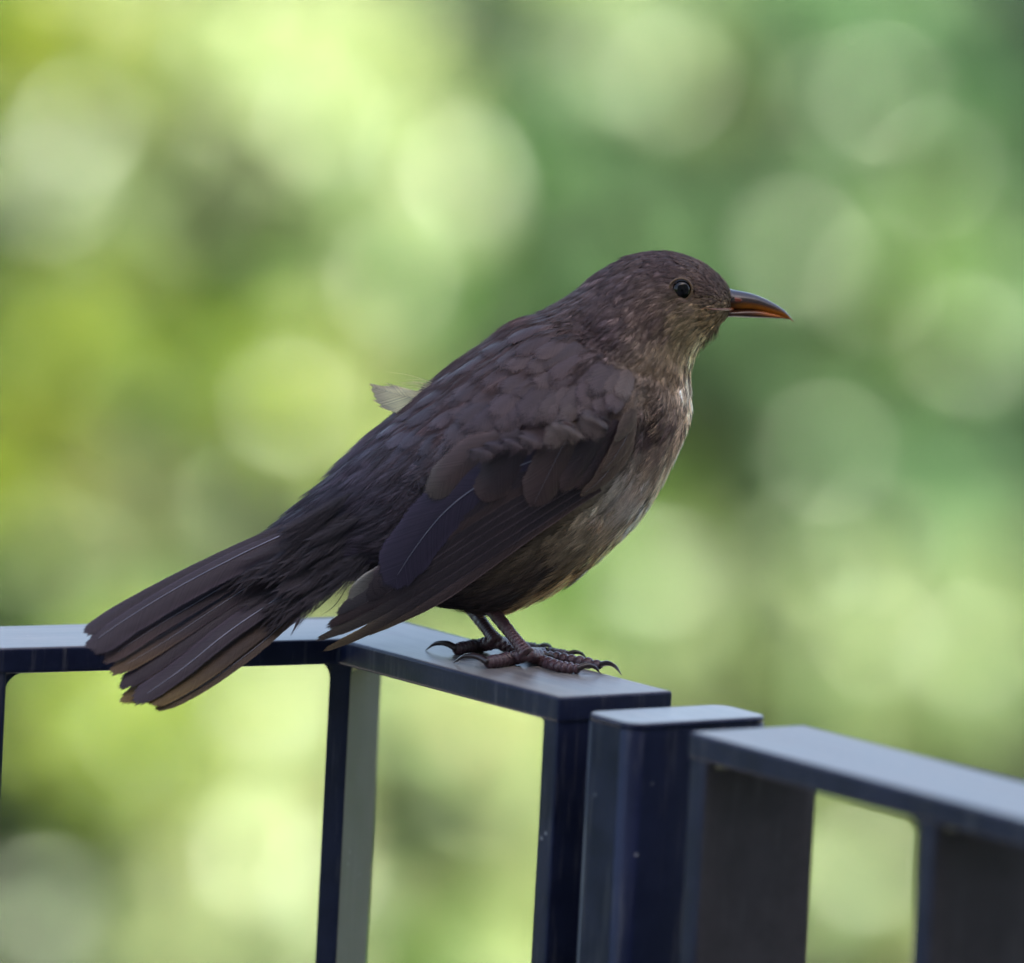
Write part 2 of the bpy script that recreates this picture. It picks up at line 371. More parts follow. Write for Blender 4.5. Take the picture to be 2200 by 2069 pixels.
# ------------------------------------------------------------------ balcony, ground, unseen parts added for shade and bounce
M_floor = simple('balcony_screed', (.30, .28, .26), .8, .3, .25, 6, .2)
M_wall = simple('house_render', (.38, .36, .33), .9, .2, .12, 3, .3)
M_roof = simple('roof_tile', (.16, .07, .05), .8, .3, .3, 5, .3)
M_glass = simple('window_glass', (.02, .025, .03), .05, .6)
M_frame = simple('window_frame', (.55, .55, .55), .5)
M_grass = simple('lawn', (.04, .072, .018), .9, .2, .4, 1.5, .5)
fl = empty('tmp'); bpy.data.objects.remove(fl)
def pt(a, b, z): return CORN + LD * a + RD * b + UPZ * z  # balcony coordinates: a along the left run, b along the right run
shading_house = empty('shading_house', tuple(pt(1.5, 4.3, -3.4)))
tag(shading_house, 'rendered wall with glazed balcony door, unseen, added to shade the bird', 'shading_house')
fb = bar('balcony_floor', pt(-.06, -.06, FLOOR - .22), LD, RD, UPZ, 4.2, 4.4, .22, .004, M_floor, shading_house, 1)
bar('wall', pt(-6, 4.3, -3.45), LD, RD, UPZ, 14, .4, 9.4, .005, M_wall, shading_house, 1)  # wall and roof added out of view to keep sun off the bird
rf = bar('roof', pt(-6.3, 3.85, 5.95), LD, RD, UPZ, 14.6, 5, .25, .01, M_roof, shading_house, 1)
for (a0, w0, z0, hh) in ((.6, 1.8, FLOOR + .02, 2.1), (4.6, 1.3, FLOOR + .9, 1.25), (-2.4, 1.3, FLOOR + .9, 1.25)):
    wd = bar('window', pt(a0, 4.24, z0), LD, RD, UPZ, w0, .06, hh, .004, M_frame, shading_house, 1)
    pn = bar('pane', pt(a0 + .08, 4.225, z0 + .08), LD, RD, UPZ, w0 - .16, .016, hh - .16, .002, M_glass, shading_house, 1)
    pn.parent = wd; pn.matrix_parent_inverse = wd.matrix_world.inverted()
    pn.matrix_parent_inverse = Matrix.Identity(4)
GZ = -3.4
M_bounce = simple('bounce_gravel', (.46, .41, .33), .95, .1, .15, 3, .3)  # pale ground added out of view to bounce sun onto the breast
tag(mesh_obj('bounce_yard', [(-9, 1.2, GZ + .004), (9, 1.2, GZ + .004), (9, 6.8, GZ + .004), (-9, 6.8, GZ + .004)], [(0, 1, 2, 3)], M_bounce, None, False), kind='structure')
gv = [(-250, -250, GZ), (250, -250, GZ), (250, 250, GZ), (-250, 250, GZ)]
tag(mesh_obj('ground', gv, [(0, 1, 2, 3)], M_grass, None, False), kind='structure')

#@@BACKGROUND
# ------------------------------------------------------------------ shrubs and trees of the garden
def leaf_mat(name, trans=.35, rough=.42):
    m, nt, b = new_mat(name)
    at = N(nt, 'ShaderNodeAttribute', attribute_name='Col')
    nt.links.new(at.outputs['Color'], b.inputs['Base Color'])
    b.inputs['Roughness'].default_value = rough; b.inputs['Specular IOR Level'].default_value = .3
    tr = N(nt, 'ShaderNodeBsdfTranslucent'); ms = N(nt, 'ShaderNodeMixShader'); ms.inputs[0].default_value = trans
    hs = N(nt, 'ShaderNodeHueSaturation', Saturation=1.1, Value=1.2); nt.links.new(at.outputs['Color'], hs.inputs['Color'])
    nt.links.new(hs.outputs[0], tr.inputs['Color'])
    nt.links.new(b.outputs[0], ms.inputs[1]); nt.links.new(tr.outputs[0], ms.inputs[2])
    nt.links.new(ms.outputs[0], nt.nodes['Material Output'].inputs[0])
    return m
M_leaf = leaf_mat('leaf', .3, .5)
M_gloss = leaf_mat('glossy_leaf', .1, .31); M_gloss.node_tree.nodes['Principled BSDF'].inputs['Specular IOR Level'].default_value = .55
M_bark = simple('bark', (.018, .020, .012), .9, .2, .35, 20, .8)
LEAFCOL = {'Y': (.155, .215, .020), 'P': (.25, .315, .135), 'Q': (.165, .225, .085), 'W': (.30, .35, .20), 'M': (.04, .105, .026), 'B': (.078, .150, .060), 'D': (.004, .018, .006), 'G': (.075, .155, .026)}
LEAF_V = np.array([[0, 0, 0], [.28, .26, .05], [.3, 0, -.02], [.28, -.26, .05], [.7, .2, .02], [.7, 0, -.05], [.7, -.2, .02], [1, 0, -.12]])
LEAF_F = np.array([[0, 2, 1], [0, 3, 2], [1, 2, 5], [1, 5, 4], [2, 3, 6], [2, 6, 5], [4, 5, 7], [5, 6, 7]])
def leaves(centers, size, cols, facing, spread=.8):
    """leaf blades at the centres, turned roughly towards 'facing'"""
    n = len(centers)
    nrm = unit(facing + rng.normal(0, spread, (n, 3)))
    d = unit(np.cross(nrm, rng.normal(0, 1, (n, 3))) + np.array([0, 0, -.3]))
    d = unit(d - nrm * np.sum(d * nrm, 1, keepdims=True)); s = np.cross(nrm, d)
    L = size * rng.uniform(.65, 1.25, (n, 1, 1))
    V = centers[:, None] + L * (LEAF_V[None, :, 0:1] * d[:, None] + LEAF_V[None, :, 1:2] * s[:, None] + LEAF_V[None, :, 2:3] * nrm[:, None])
    F = (LEAF_F[None] + 8 * np.arange(n)[:, None, None]).reshape(-1, 3)
    C = np.repeat(cols, 8, 0)
    return V.reshape(-1, 3), F, C
def tube(pts, rad, sides=8, n=None, cap=True):
    P = catmull(pts, n or len(pts) * 4); rr = np.interp(np.linspace(0, 1, len(P)), np.linspace(0, 1, len(rad)), rad)
    T = unit(np.gradient(P, axis=0)); a = np.array([.31, .17, .93]) if abs(T[0][2]) < .9 else np.array([1., .1, 0])
    A = unit(np.cross(T, a)); B = np.cross(T, A)
    ang = np.arange(sides) / sides * 2 * math.pi
    V = P[:, None] + rr[:, None, None] * (A[:, None] * np.cos(ang)[None, :, None] + B[:, None] * np.sin(ang)[None, :, None])
    V = V.reshape(-1, 3); F = []
    for i in range(len(P) - 1):
        for k in range(sides):
            k2 = (k + 1) % sides
            F.append((i * sides + k, i * sides + k2, (i + 1) * sides + k2, (i + 1) * sides + k))
    m = len(V)
    V = np.vstack([V, P[:1], P[-1:]])
    for k in range(sides):
        k2 = (k + 1) % sides
        F.append((m, k2, k, k)); F.append((m + 1, (len(P) - 1) * sides + k, (len(P) - 1) * sides + k2, (len(P) - 1) * sides + k2))
    F = [tuple(dict.fromkeys(q)) for q in F]
    return V, F
def join(parts):
    V = []; F = []; o = 0
    for v, f in parts:
        V.append(v); F += [tuple(i + o for i in q) for q in f]; o += len(v)
    return np.vstack(V), F
SUNV = np.array(sdir); CAMV = np.array([0, -1, 0.2])
def shrub(name, label, cat, base, height, clumps, leaf=.085, fill=0, fillbox=None, fillcls='M', group=None, glints=None):
    """clumps: (point, radius, class, leaf count)"""
    root = empty(name, tuple(base)); tag(root, label, cat, group)
    base = np.asarray(base, float)
    top = base + np.array([rng.normal(0, .05), rng.normal(0, .05), height])
    parts = [tube([base, base * .6 + top * .4 + rng.normal(0, .05, 3), top], [.035 + .02 * height, .03 + .01 * height, .012], 8)]
    allc = list(clumps)
    for k in range(fill):
        lo, hi = fillbox
        c = rng.uniform(lo, hi); q = proj(c)
        if -420 < q[0] < PW + 420 and -420 < q[1] < PH + 420: continue      # what the photo shows is placed one by one
        allc.append((c, rng.uniform(.16, .3), rng.choice(list(fillcls)), 45))
    for (c, r, cl, n) in allc:
        c = np.asarray(c); h = np.clip((c[2] - base[2]) / height * .6, .12, .8)
        st = base + (top - base) * h
        parts.append(tube([st, st * .5 + c * .5 + np.array([0, 0, .05]) + rng.normal(0, .03, 3), c], [.018, .012, .005], 5, 7))
    for g in (glints or []):
        c = np.asarray(g[0]); st = base + (top - base) * .6
        parts.append(tube([st, st * .5 + c * .5 + np.array([0, 0, .06]), c], [.014, .009, .003], 5, 7))
    V, F = join(parts); child(mesh_obj('trunk', V, F, M_bark, None), root)
    VV = []; FF = []; CC = []; o = 0
    for (c, r, cl, n) in allc:
        p = rng.normal(0, 1, (n, 3)); p = unit(p) * (rng.uniform(.35, 1, (n, 1)) ** .6) * r
        p[:, 2] *= .85
        base_c = np.array(LEAFCOL[cl]); col = base_c * rng.uniform(.7, 1.3, (n, 1)) * (1 + rng.normal(0, .08, (n, 3)))
        facing = unit(p) * .5 + SUNV * .55 + CAMV * .25
        v, f, cc = leaves(c + p, leaf if cl != 'D' else leaf * 1.25, np.clip(col, .005, .8), facing)
        VV.append(v); FF.append(f + o); CC.append(cc); o += len(v)
    cr = mesh_obj('crown', np.vstack(VV), np.vstack(FF), M_leaf, None, False, np.vstack(CC)); child(cr, root)
    if glints is not None:          # waxy leaves added for glints, turned to mirror the sun at the camera
        c = np.repeat(np.array([g[0] for g in glints]), [g[1] for g in glints], 0); c = c + rng.normal(0, .022, c.shape)
        hv = unit(unit(CAM - c) + SUNV)
        col = np.tile(np.array((.16, .24, .10)), (len(c), 1))
        v, f, cc = leaves(c, .05, col, hv, .07)
        gl = mesh_obj('glint_leaves', v, f, M_gloss, None, False, cc); child(gl, root)
    return root
def px88(x, y, dist):               # centre of a clump seen at display pixel x, y (1988 wide) and standing dist metres away
    return at_dist(x * 1.1066, y * 1.1066, dist)
S88 = 1.1066 / FPX
def clump_list(rows, d0, jit=.35):
    out = []
    for (x, y, r, cl, n) in rows:
        d = d0 + rng.uniform(-jit, jit)
        out.append((px88(x, y, d), r * .8 * S88 * d, cl, int(n * 1.5)))
    return out
golden = [(330, 70, 120, 'Y', 60), (230, 160, 90, 'P', 30), (80, 50, 100, 'G', 35), (60, 240, 110, 'Y', 45), (130, 330, 100, 'P', 45), (520, 60, 110, 'P', 50), (680, 50, 90, 'P', 45), (620, 190, 140, 'P', 90), (780, 200, 90, 'P', 50),
          (380, 230, 120, 'P', 60), (480, 160, 100, 'P', 45), (230, 400, 80, 'Y', 35), (50, 430, 120, 'P', 80), (790, 380, 80, 'P', 45), (700, 330, 90, 'P', 40), (430, 330, 90, 'P', 40), (800, 500, 70, 'G', 35), (330, 480, 80, 'G', 35),
          (180, 600, 110, 'Y', 40), (40, 640, 100, 'Y', 40), (480, 600, 130, 'P', 60), (720, 590, 90, 'P', 40), (560, 740, 120, 'P', 60), (680, 720, 80, 'P', 45), (60, 770, 80, 'Y', 30), (300, 620, 80, 'G', 30),
          (400, 760, 100, 'G', 45), (430, 900, 110, 'Y', 50), (540, 880, 80, 'P', 30), (60, 1060, 130, 'P', 90), (330, 1000, 90, 'P', 40), (400, 1080, 80, 'Y', 40), (300, 1150, 70, 'G', 25), (330, 870, 60, 'G', 20)]
low = [(200, 1440, 110, 'Y', 75), (300, 1370, 80, 'Y', 40), (230, 1330, 60, 'G', 25), (520, 1340, 110, 'P', 80), (580, 1400, 60, 'P', 30), (450, 1470, 80, 'P', 35), (490, 1600, 80, 'P', 50),
       (430, 1730, 80, 'P', 30), (560, 1790, 90, 'P', 55), (20, 1780, 70, 'P', 60), (300, 1690, 60, 'G', 25), (240, 1860, 60, 'P', 20), (10, 1640, 60, 'Y', 30), (390, 1840, 70, 'P', 30),
       (850, 1390, 120, 'P', 110), (940, 1480, 90, 'P', 60), (1000, 1400, 70, 'P', 40), (890, 1620, 90, 'P', 50), (1010, 1600, 70, 'P', 45), (960, 1790, 90, 'Y', 45), (830, 1860, 60, 'G', 20), (780, 1500, 60, 'P', 30)]
green = [(1310, 120, 70, 'W', 70), (1310, 120, 130, 'W', 60), (1600, 80, 80, 'M', 40), (1700, 160, 120, 'B', 60), (1860, 110, 90, 'G', 40), (1800, 250, 100, 'B', 40), (1860, 350, 110, 'B', 50), (1640, 250, 80, 'B', 35),
         (950, 300, 90, 'M', 40), (1120, 290, 100, 'M', 40), (1220, 350, 110, 'B', 50), (1030, 430, 120, 'B', 55), (1180, 480, 110, 'B', 50), (960, 520, 80, 'B', 35), (1380, 420, 90, 'B', 35), (1500, 470, 110, 'B', 50), (1680, 430, 110, 'G', 55),
         (1640, 580, 110, 'B', 50), (1580, 740, 100, 'B', 50), (1720, 700, 110, 'B', 55), (1830, 560, 90, 'G', 40), (1640, 880, 120, 'B', 60), (1780, 880, 90, 'B', 40), (1830, 1010, 90, 'B', 40), (1610, 1060, 110, 'P', 55), (1740, 1100, 90, 'B', 45),
         (1000, 600, 70, 'B', 30), (1560, 620, 70, 'M', 25), (1920, 240, 60, 'M', 20), (1930, 700, 60, 'B', 20)]
bottomright = [(1290, 1090, 110, 'G', 65), (1150, 1160, 90, 'G', 45), (1330, 1190, 90, 'P', 45), (1690, 1220, 110, 'P', 60), (1860, 1240, 120, 'P', 75), (1860, 1380, 100, 'P', 55), (1680, 1370, 80, 'G', 35), (1740, 1450, 70, 'P', 40),
               (1680, 1600, 110, 'P', 70), (1650, 1760, 110, 'P', 65), (1720, 1500, 90, 'G', 40), (1230, 1010, 60, 'G', 25), (1050, 1150, 60, 'G', 25)]
HOLES = [(170, 880, 110), (230, 1060, 70), (600, 420, 60), (970, 90, 150), (1060, 190, 90), (1480, 310, 110), (1960, 40, 120), (885, 620, 60), (1385, 830, 150), (1370, 960, 120), (1470, 1060, 110), (1930, 860, 90), (110, 1610, 120), (100, 1750, 80), (1560, 1220, 70), (1980, 480, 60), (640, 1640, 50), (760, 1720, 60), (1290, 760, 90)]
def thicken(rows, xr, yr, n, cls):  # smaller sprigs between the big ones, away from the gaps that stay open
    k = 0
    while k < n:
        x, y = rng.uniform(*xr), rng.uniform(*yr)
        if any(math.hypot(x - a, y - b) < r + 40 for a, b, r in HOLES): continue
        rows.append((x, y, rng.uniform(60, 100), rng.choice(list(cls)), 40)); k += 1
thicken(golden, (-60, 850), (-60, 1150), 44, 'PPYYG')
thicken(green, (930, 2050), (-60, 1150), 26, 'BBBGQ')
thicken(low, (300, 620), (1290, 1900), 8, 'PPYB'); thicken(low, (720, 1060), (1290, 1900), 10, 'PPG')
thicken(bottomright, (1100, 2050), (1080, 1860), 12, 'QGQ')
clear = lambda rows: [q for q in rows if not any(math.hypot(q[0] - a, q[1] - b) < r * .7 + q[2] * .75 for a, b, r in HOLES)]
golden, low, green, bottomright = map(clear, (golden, low, green, bottomright))
bottomright = [(x, y, r, 'Q' if c == 'P' else c, n) for x, y, r, c, n in bottomright]
GL_L = [(80, 1050), (60, 430), (640, 200), (800, 300), (500, 90), (160, 300), (560, 720), (720, 560), (430, 950), (420, 250)]
GL_G = [(1310, 120), (1310, 125), (1720, 150), (1640, 880), (1700, 640), (1620, 1070), (1850, 340), (1860, 700), (1520, 480)]
GL_B = [(1860, 1230), (1680, 1230), (1300, 1110), (1690, 1620), (1640, 1780)]
GL_O = [(520, 1350), (480, 1640), (560, 1780), (860, 1390), (920, 1560), (30, 1780), (210, 1430)]
gls = lambda rows, d: [(px88(x, y, d), int(rng.integers(1, 4))) for x, y in rows]
bl = lambda x, d: np.array([at_dist(x * 1.1066, 1000, d)[0], at_dist(1000, 1000, d)[1], GZ])
def box(d, xa, xb, za, zb, th=.5):
    y = at_dist(1000, 1000, d)[1]; return (np.array([xa, y - th, za]), np.array([xb, y + th, zb]))
shrub('golden_shrub', 'golden yellow leaved shrub filling the blurred garden behind the bird\'s back and tail', 'shrub', bl(350, 12.2), 2.0, clump_list(golden, 11.6), .085, 26, box(12.2, -2.2, -.75, GZ + .4, -.9), 'YYPG', glints=gls(GL_L, 11.1))
shrub('low_pale_shrub', 'low pale green and yellow shrub seen through the bars under the bird', 'shrub', bl(640, 10.6), 1.2, clump_list(low, 10.3), .08, 14, box(10.6, -1.6, .8, GZ + .2, GZ + .9), 'YPGB', glints=gls(GL_O, 9.9))
shrub('green_shrub', 'soft blue green leaved shrub behind the bird\'s head and bill', 'shrub', bl(1500, 13.2), 2.3, clump_list(green, 12.6), .09, 26, box(13.2, .75, 2.4, GZ + .4, -.7), 'MBBM', glints=gls(GL_G, 12.1))
shrub('light_green_shrub', 'light green shrub behind the pale railing panel, below the bird\'s breast', 'shrub', bl(1550, 11.2), 1.4, clump_list(bottomright, 10.8), .085, 18, box(11.2, .2, 1.9, GZ + .2, GZ + 1.2), 'GPYM', glints=gls(GL_B, 10.4))
# the bed goes on to both sides
for x, y, h, cls, word in ((-1.9, 8.3, 1.5, 'YPG', 'golden'), (-3.2, 9.4, 2.0, 'PBG', 'pale green'), (-4.6, 8.6, 1.6, 'MGB', 'mid green'), (-6.1, 9.5, 2.1, 'YGP', 'yellow green'), (-7.6, 8.8, 1.7, 'BPM', 'blue green'),
                           (2.0, 8.7, 1.7, 'GPM', 'light green'), (3.4, 9.9, 2.2, 'BMP', 'blue leaved'), (4.8, 8.9, 1.6, 'PYG', 'lime green'), (6.3, 9.8, 2.0, 'MBG', 'deep green'), (7.7, 8.9, 1.7, 'GYP', 'fresh green')):
    b0 = np.array([x, y, GZ]); cl = []
    for q in range(46):
        dvec = unit(rng.normal(0, 1, 3)) * rng.uniform(.35, 1)
        cl.append((b0 + np.array([dvec[0] * .85, dvec[1] * .6, h * .58 + dvec[2] * h * .5]), .24, rng.choice(list(cls)), 46))
    shrub('garden_shrub', word + ' rounded shrub in the bed in front of the dark hedge', 'shrub', b0, h * .9, cl, .085, group='rounded shrubs of the garden bed')
# a dark evergreen hedge of single bushes behind, then trees closing the garden
for k, x in enumerate(np.arange(-9.0, 9.1, 1.2)):
    b0 = np.array([x + rng.normal(0, .1), 12.6 + rng.normal(0, .15), GZ]); cl = []
    for q in range(60):
        cl.append((b0 + np.array([rng.uniform(-.7, .7), rng.uniform(-.45, .45), rng.uniform(.15, 2.6)]), .26, 'D', 60))
    shrub('evergreen_bush', 'dark evergreen hedge bush in the shade behind the garden shrubs', 'bush', b0, 2.3, cl, .10, group='evergreen bushes of the garden hedge')
for k, (x, y, h, cls) in enumerate(((-9, 22, 6.0, 'GM'), (-5.2, 20, 5.0, 'MG'), (-1.5, 23, 5.2, 'M'), (2.8, 21, 4.6, 'MB'), (6.5, 22, 5.8, 'MD'), (11, 24, 6.5, 'M'), (-15, 18, 6, 'MG'), (16, 17, 6, 'M'))):
    b0 = np.array([x, y, GZ]); cl = []
    for q in range(90):
        dvec = unit(rng.normal(0, 1, 3)) * rng.uniform(.3, 1)
        cl.append((b0 + np.array([dvec[0] * 2.2, dvec[1] * 1.8, h * .62 + dvec[2] * h * .38]), .55, rng.choice(list(cls)), 45))
    shrub('garden_tree', 'leafy garden tree standing beyond the dark hedge', 'tree', b0, h * .9, cl, .19, group='trees beyond the hedge')

#@@BIRD
# ------------------------------------------------------------------ the bird
bird = empty('blackbird', (0, 0, 0))
tag(bird, 'brown blackbird with streaked breast perched on the navy top rail, facing sideways', 'bird')
# stations of the body: back point, belly point (photograph pixels), half width (pixels)
ST = [((1568, 628), (1563, 676), 22), ((1558, 607), (1550, 690), 44), ((1535, 584), (1530, 708), 66), ((1497, 560), (1512, 728), 84), ((1432, 544), (1493, 753), 96), ((1358, 554), (1479, 782), 104),
      ((1292, 590), (1474, 812), 116), ((1232, 638), (1476, 850), 140), ((1168, 676), (1474, 890), 172), ((1110, 698), (1464, 926), 205), ((1044, 746), (1441, 974), 234),
      ((982, 790), (1410, 1034), 252), ((914, 846), (1369, 1100), 260), ((854, 898), (1312, 1162), 256), ((801, 941), (1240, 1222), 242), ((750, 992), (1156, 1271), 215),
      ((702, 1042), (1062, 1304), 180), ((652, 1086), (968, 1292), 148), ((606, 1128), (872, 1264), 118), ((572, 1156), (785, 1250), 95), ((526, 1182), (705, 1240), 75), ((480, 1204), (635, 1236), 52), ((440, 1216), (575, 1236), 30)]
NU, NV = 420, 240
Dp = np.array([on_mid(*s[0]) for s in ST]); Vp = np.array([on_mid(*s[1]) for s in ST]); Hw = np.array([[s[2] / PXM] for s in ST])
# resample evenly along the axis
ctr = (Dp + Vp) / 2
dd = catmull(Dp, 1200); vv = catmull(Vp, 1200); hh = catmull(Hw, 1200)
arc = np.concatenate([[0], np.cumsum(np.linalg.norm(np.diff((dd + vv) / 2, axis=0), axis=1))])
ui = np.interp(np.linspace(0, arc[-1], NU), arc, np.arange(1200))
def take(a): 
    i = np.minimum(ui.astype(int), 1198); s = (ui - i)[:, None]; return a[i] * (1 - s) + a[i + 1] * s
dd, vv, hh = take(dd), take(vv), take(hh)
th = np.arange(NV) / NV * 2 * math.pi          # 0 = back, pi/2 = far side, pi = belly, 3pi/2 = near side
C = (dd + vv) / 2; A = (dd - vv) / 2
ce = np.cos(th); se = np.sin(th)
ex = 2.15
cs = np.sign(ce) * np.abs(ce) ** (2 / ex); sn = np.sign(se) * np.abs(se) ** (2 / ex)
G = C[:, None] + A[:, None] * cs[None, :, None] + (hh[:, None] * sn[None, :, None]) * NB[None, None]
def grid_normals(G):
    du = np.gradient(G, axis=0); dv = (np.roll(G, -1, 1) - np.roll(G, 1, 1)) / 2
    return unit(np.cross(dv, du)), du, dv
Nn, du, dv = grid_normals(G)
if np.mean(np.sum(Nn * (G - C[:, None]), -1)) < 0: Nn = -Nn
# side view coordinates of every grid point (middle plane), used for creases and colours on both flanks
flat = G - (G @ NB)[..., None] * NB
SP = proj(flat)
def seg_dist(P, line):
    """signed distance (pixels) to a polyline"""
    best = np.full(P.shape[:-1], 1e9); side = np.zeros(P.shape[:-1])
    for a, b in zip(line[:-1], line[1:]):
        a = np.array(a, float); b = np.array(b, float); ab = b - a
        t = np.clip(((P - a) @ ab) / (ab @ ab), 0, 1); q = P - (a + t[..., None] * ab)
        d = np.linalg.norm(q, axis=-1); s = np.sign(ab[0] * (P - a)[..., 1] - ab[1] * (P - a)[..., 0])
        m = d < best; best = np.where(m, d, best); side = np.where(m, s, side)
    return best, side
lat = np.abs(G @ NB) / np.maximum(hh, 1e-4)          # 0 on the middle line .. 1 on the flank
lat = np.clip(lat, 0, 1)
disp = np.zeros(G.shape[:2])
d, s = seg_dist(SP, [(1215, 690), (1262, 730), (1330, 775), (1395, 800), (1425, 830)])   # collar between neck and shoulder
disp += -.0011 * np.exp(-(d / 16) ** 2) * np.where(s > 0, 1, 1) * smooth(.1, .5, lat)
d, s = seg_dist(SP, [(1352, 850), (1362, 930), (1330, 1010), (1262, 1080)])              # breast against the bend of the wing
disp += -.0024 * np.exp(-(d / 18) ** 2) * smooth(.3, .7, lat)
d, s = seg_dist(SP, [(960, 990), (1060, 955), (1180, 945), (1290, 905)])                # scapulars overhang the wing
disp += .0035 * np.exp(-(np.maximum(d - 5, 0) / 70) ** 2) * (s < 0) * smooth(.3, .7, lat)
# cheek
dch = np.linalg.norm((SP - np.array([1400, 672])) / np.array([70, 48]), axis=-1)
disp += .0012 * np.exp(-dch ** 2) * smooth(.4, .8, lat)
# brow and eye hollow
dey = np.linalg.norm(SP - np.array([1464, 626]), axis=-1)
disp += -.0010 * np.exp(-(dey / 26) ** 2) * smooth(.4, .8, lat)
G = G + Nn * disp[..., None]
Nn, du, dv = grid_normals(G)
if np.mean(np.sum(Nn * (G - C[:, None]), -1)) < 0: Nn = -Nn

# ---- colour of the plumage as a function of side view position (linear; breast paled to carry warm light from below)
CP = [((1430, 560), (80, 70, 66)), ((1330, 590), (80, 71, 68)), ((1520, 610), (88, 76, 66)), ((1400, 660), (92, 80, 70)), ((1290, 680), (76, 66, 64)), ((1470, 700), (116, 102, 82)), ((1520, 690), (122, 100, 72)),
      ((1500, 740), (190, 176, 142)), ((1440, 760), (122, 104, 88)), ((1462, 800), (196, 180, 168)), ((1400, 800), (96, 82, 74)), ((1470, 870), (182, 162, 144)), ((1430, 880), (86, 74, 68)), ((1390, 880), (72, 62, 62)),
      ((1440, 970), (196, 176, 154)), ((1400, 980), (136, 122, 114)), ((1360, 1000), (186, 178, 180)), ((1345, 1040), (176, 166, 164)), ((1390, 1060), (206, 182, 150)), ((1330, 1080), (164, 146, 130)), ((1320, 1150), (200, 172, 132)), ((1250, 1130), (122, 106, 92)),
      ((1240, 1210), (186, 156, 116)), ((1190, 1180), (66, 58, 54)), ((1180, 1260), (150, 124, 96)), ((1120, 1230), (50, 45, 46)), ((1100, 1290), (70, 60, 54)), ((1030, 1290), (46, 42, 43)), ((960, 1270), (48, 44, 45)),
      ((1150, 720), (74, 62, 58)), ((1050, 800), (72, 60, 57)), ((950, 850), (72, 61, 60)), ((1250, 800), (72, 62, 62)), ((1150, 880), (70, 60, 60)), ((1300, 880), (70, 60, 58)), ((1080, 930), (68, 58, 60)), ((870, 920), (72, 68, 72)), ((800, 960), (72, 68, 76)),
      ((760, 1050), (56, 53, 60)), ((900, 1010), (56, 51, 56)), ((700, 1100), (52, 48, 54)), ((640, 1160), (48, 44, 50)), ((800, 1180), (46, 42, 50)), ((600, 1200), (50, 45, 48))]
CPp = np.array([c[0] for c in CP], float); CPc = np.array([srgb(*c[1]) for c in CP])
lum = CPc.mean(1, keepdims=True); CPc = CPc * np.where(lum < .085, np.array([.87, .72, .79]), np.array([1.08, 1.0, .86]))
def plume_col(P):
    P = np.asarray(P, float); d2 = ((P[:, None] - CPp[None]) ** 2).sum(-1)
    w = 1 / (d2 + 18 ** 2) ** 1.7
    return (w @ CPc) / w.sum(1, keepdims=True)
gc = plume_col(SP.reshape(-1, 2)) * .55
F = []
idx = np.arange(NU * NV).reshape(NU, NV)
q = np.stack([idx[:-1], np.roll(idx, -1, 1)[:-1], np.roll(idx, -1, 1)[1:], idx[1:]], -1).reshape(-1, 4)
bodyV = G.reshape(-1, 3)
body = mesh_obj('body', bodyV, q, M_body, bird, True, gc)
bvh = BVHTree.FromPolygons([Vector(v) for v in bodyV[::1]], [tuple(f) for f in q])
def hit(px, py):
    d = Vector(ray(px, py)).normalized(); r = bvh.ray_cast(Vector(CAM), d)
    return None if r[0] is None else np.array(r[0])

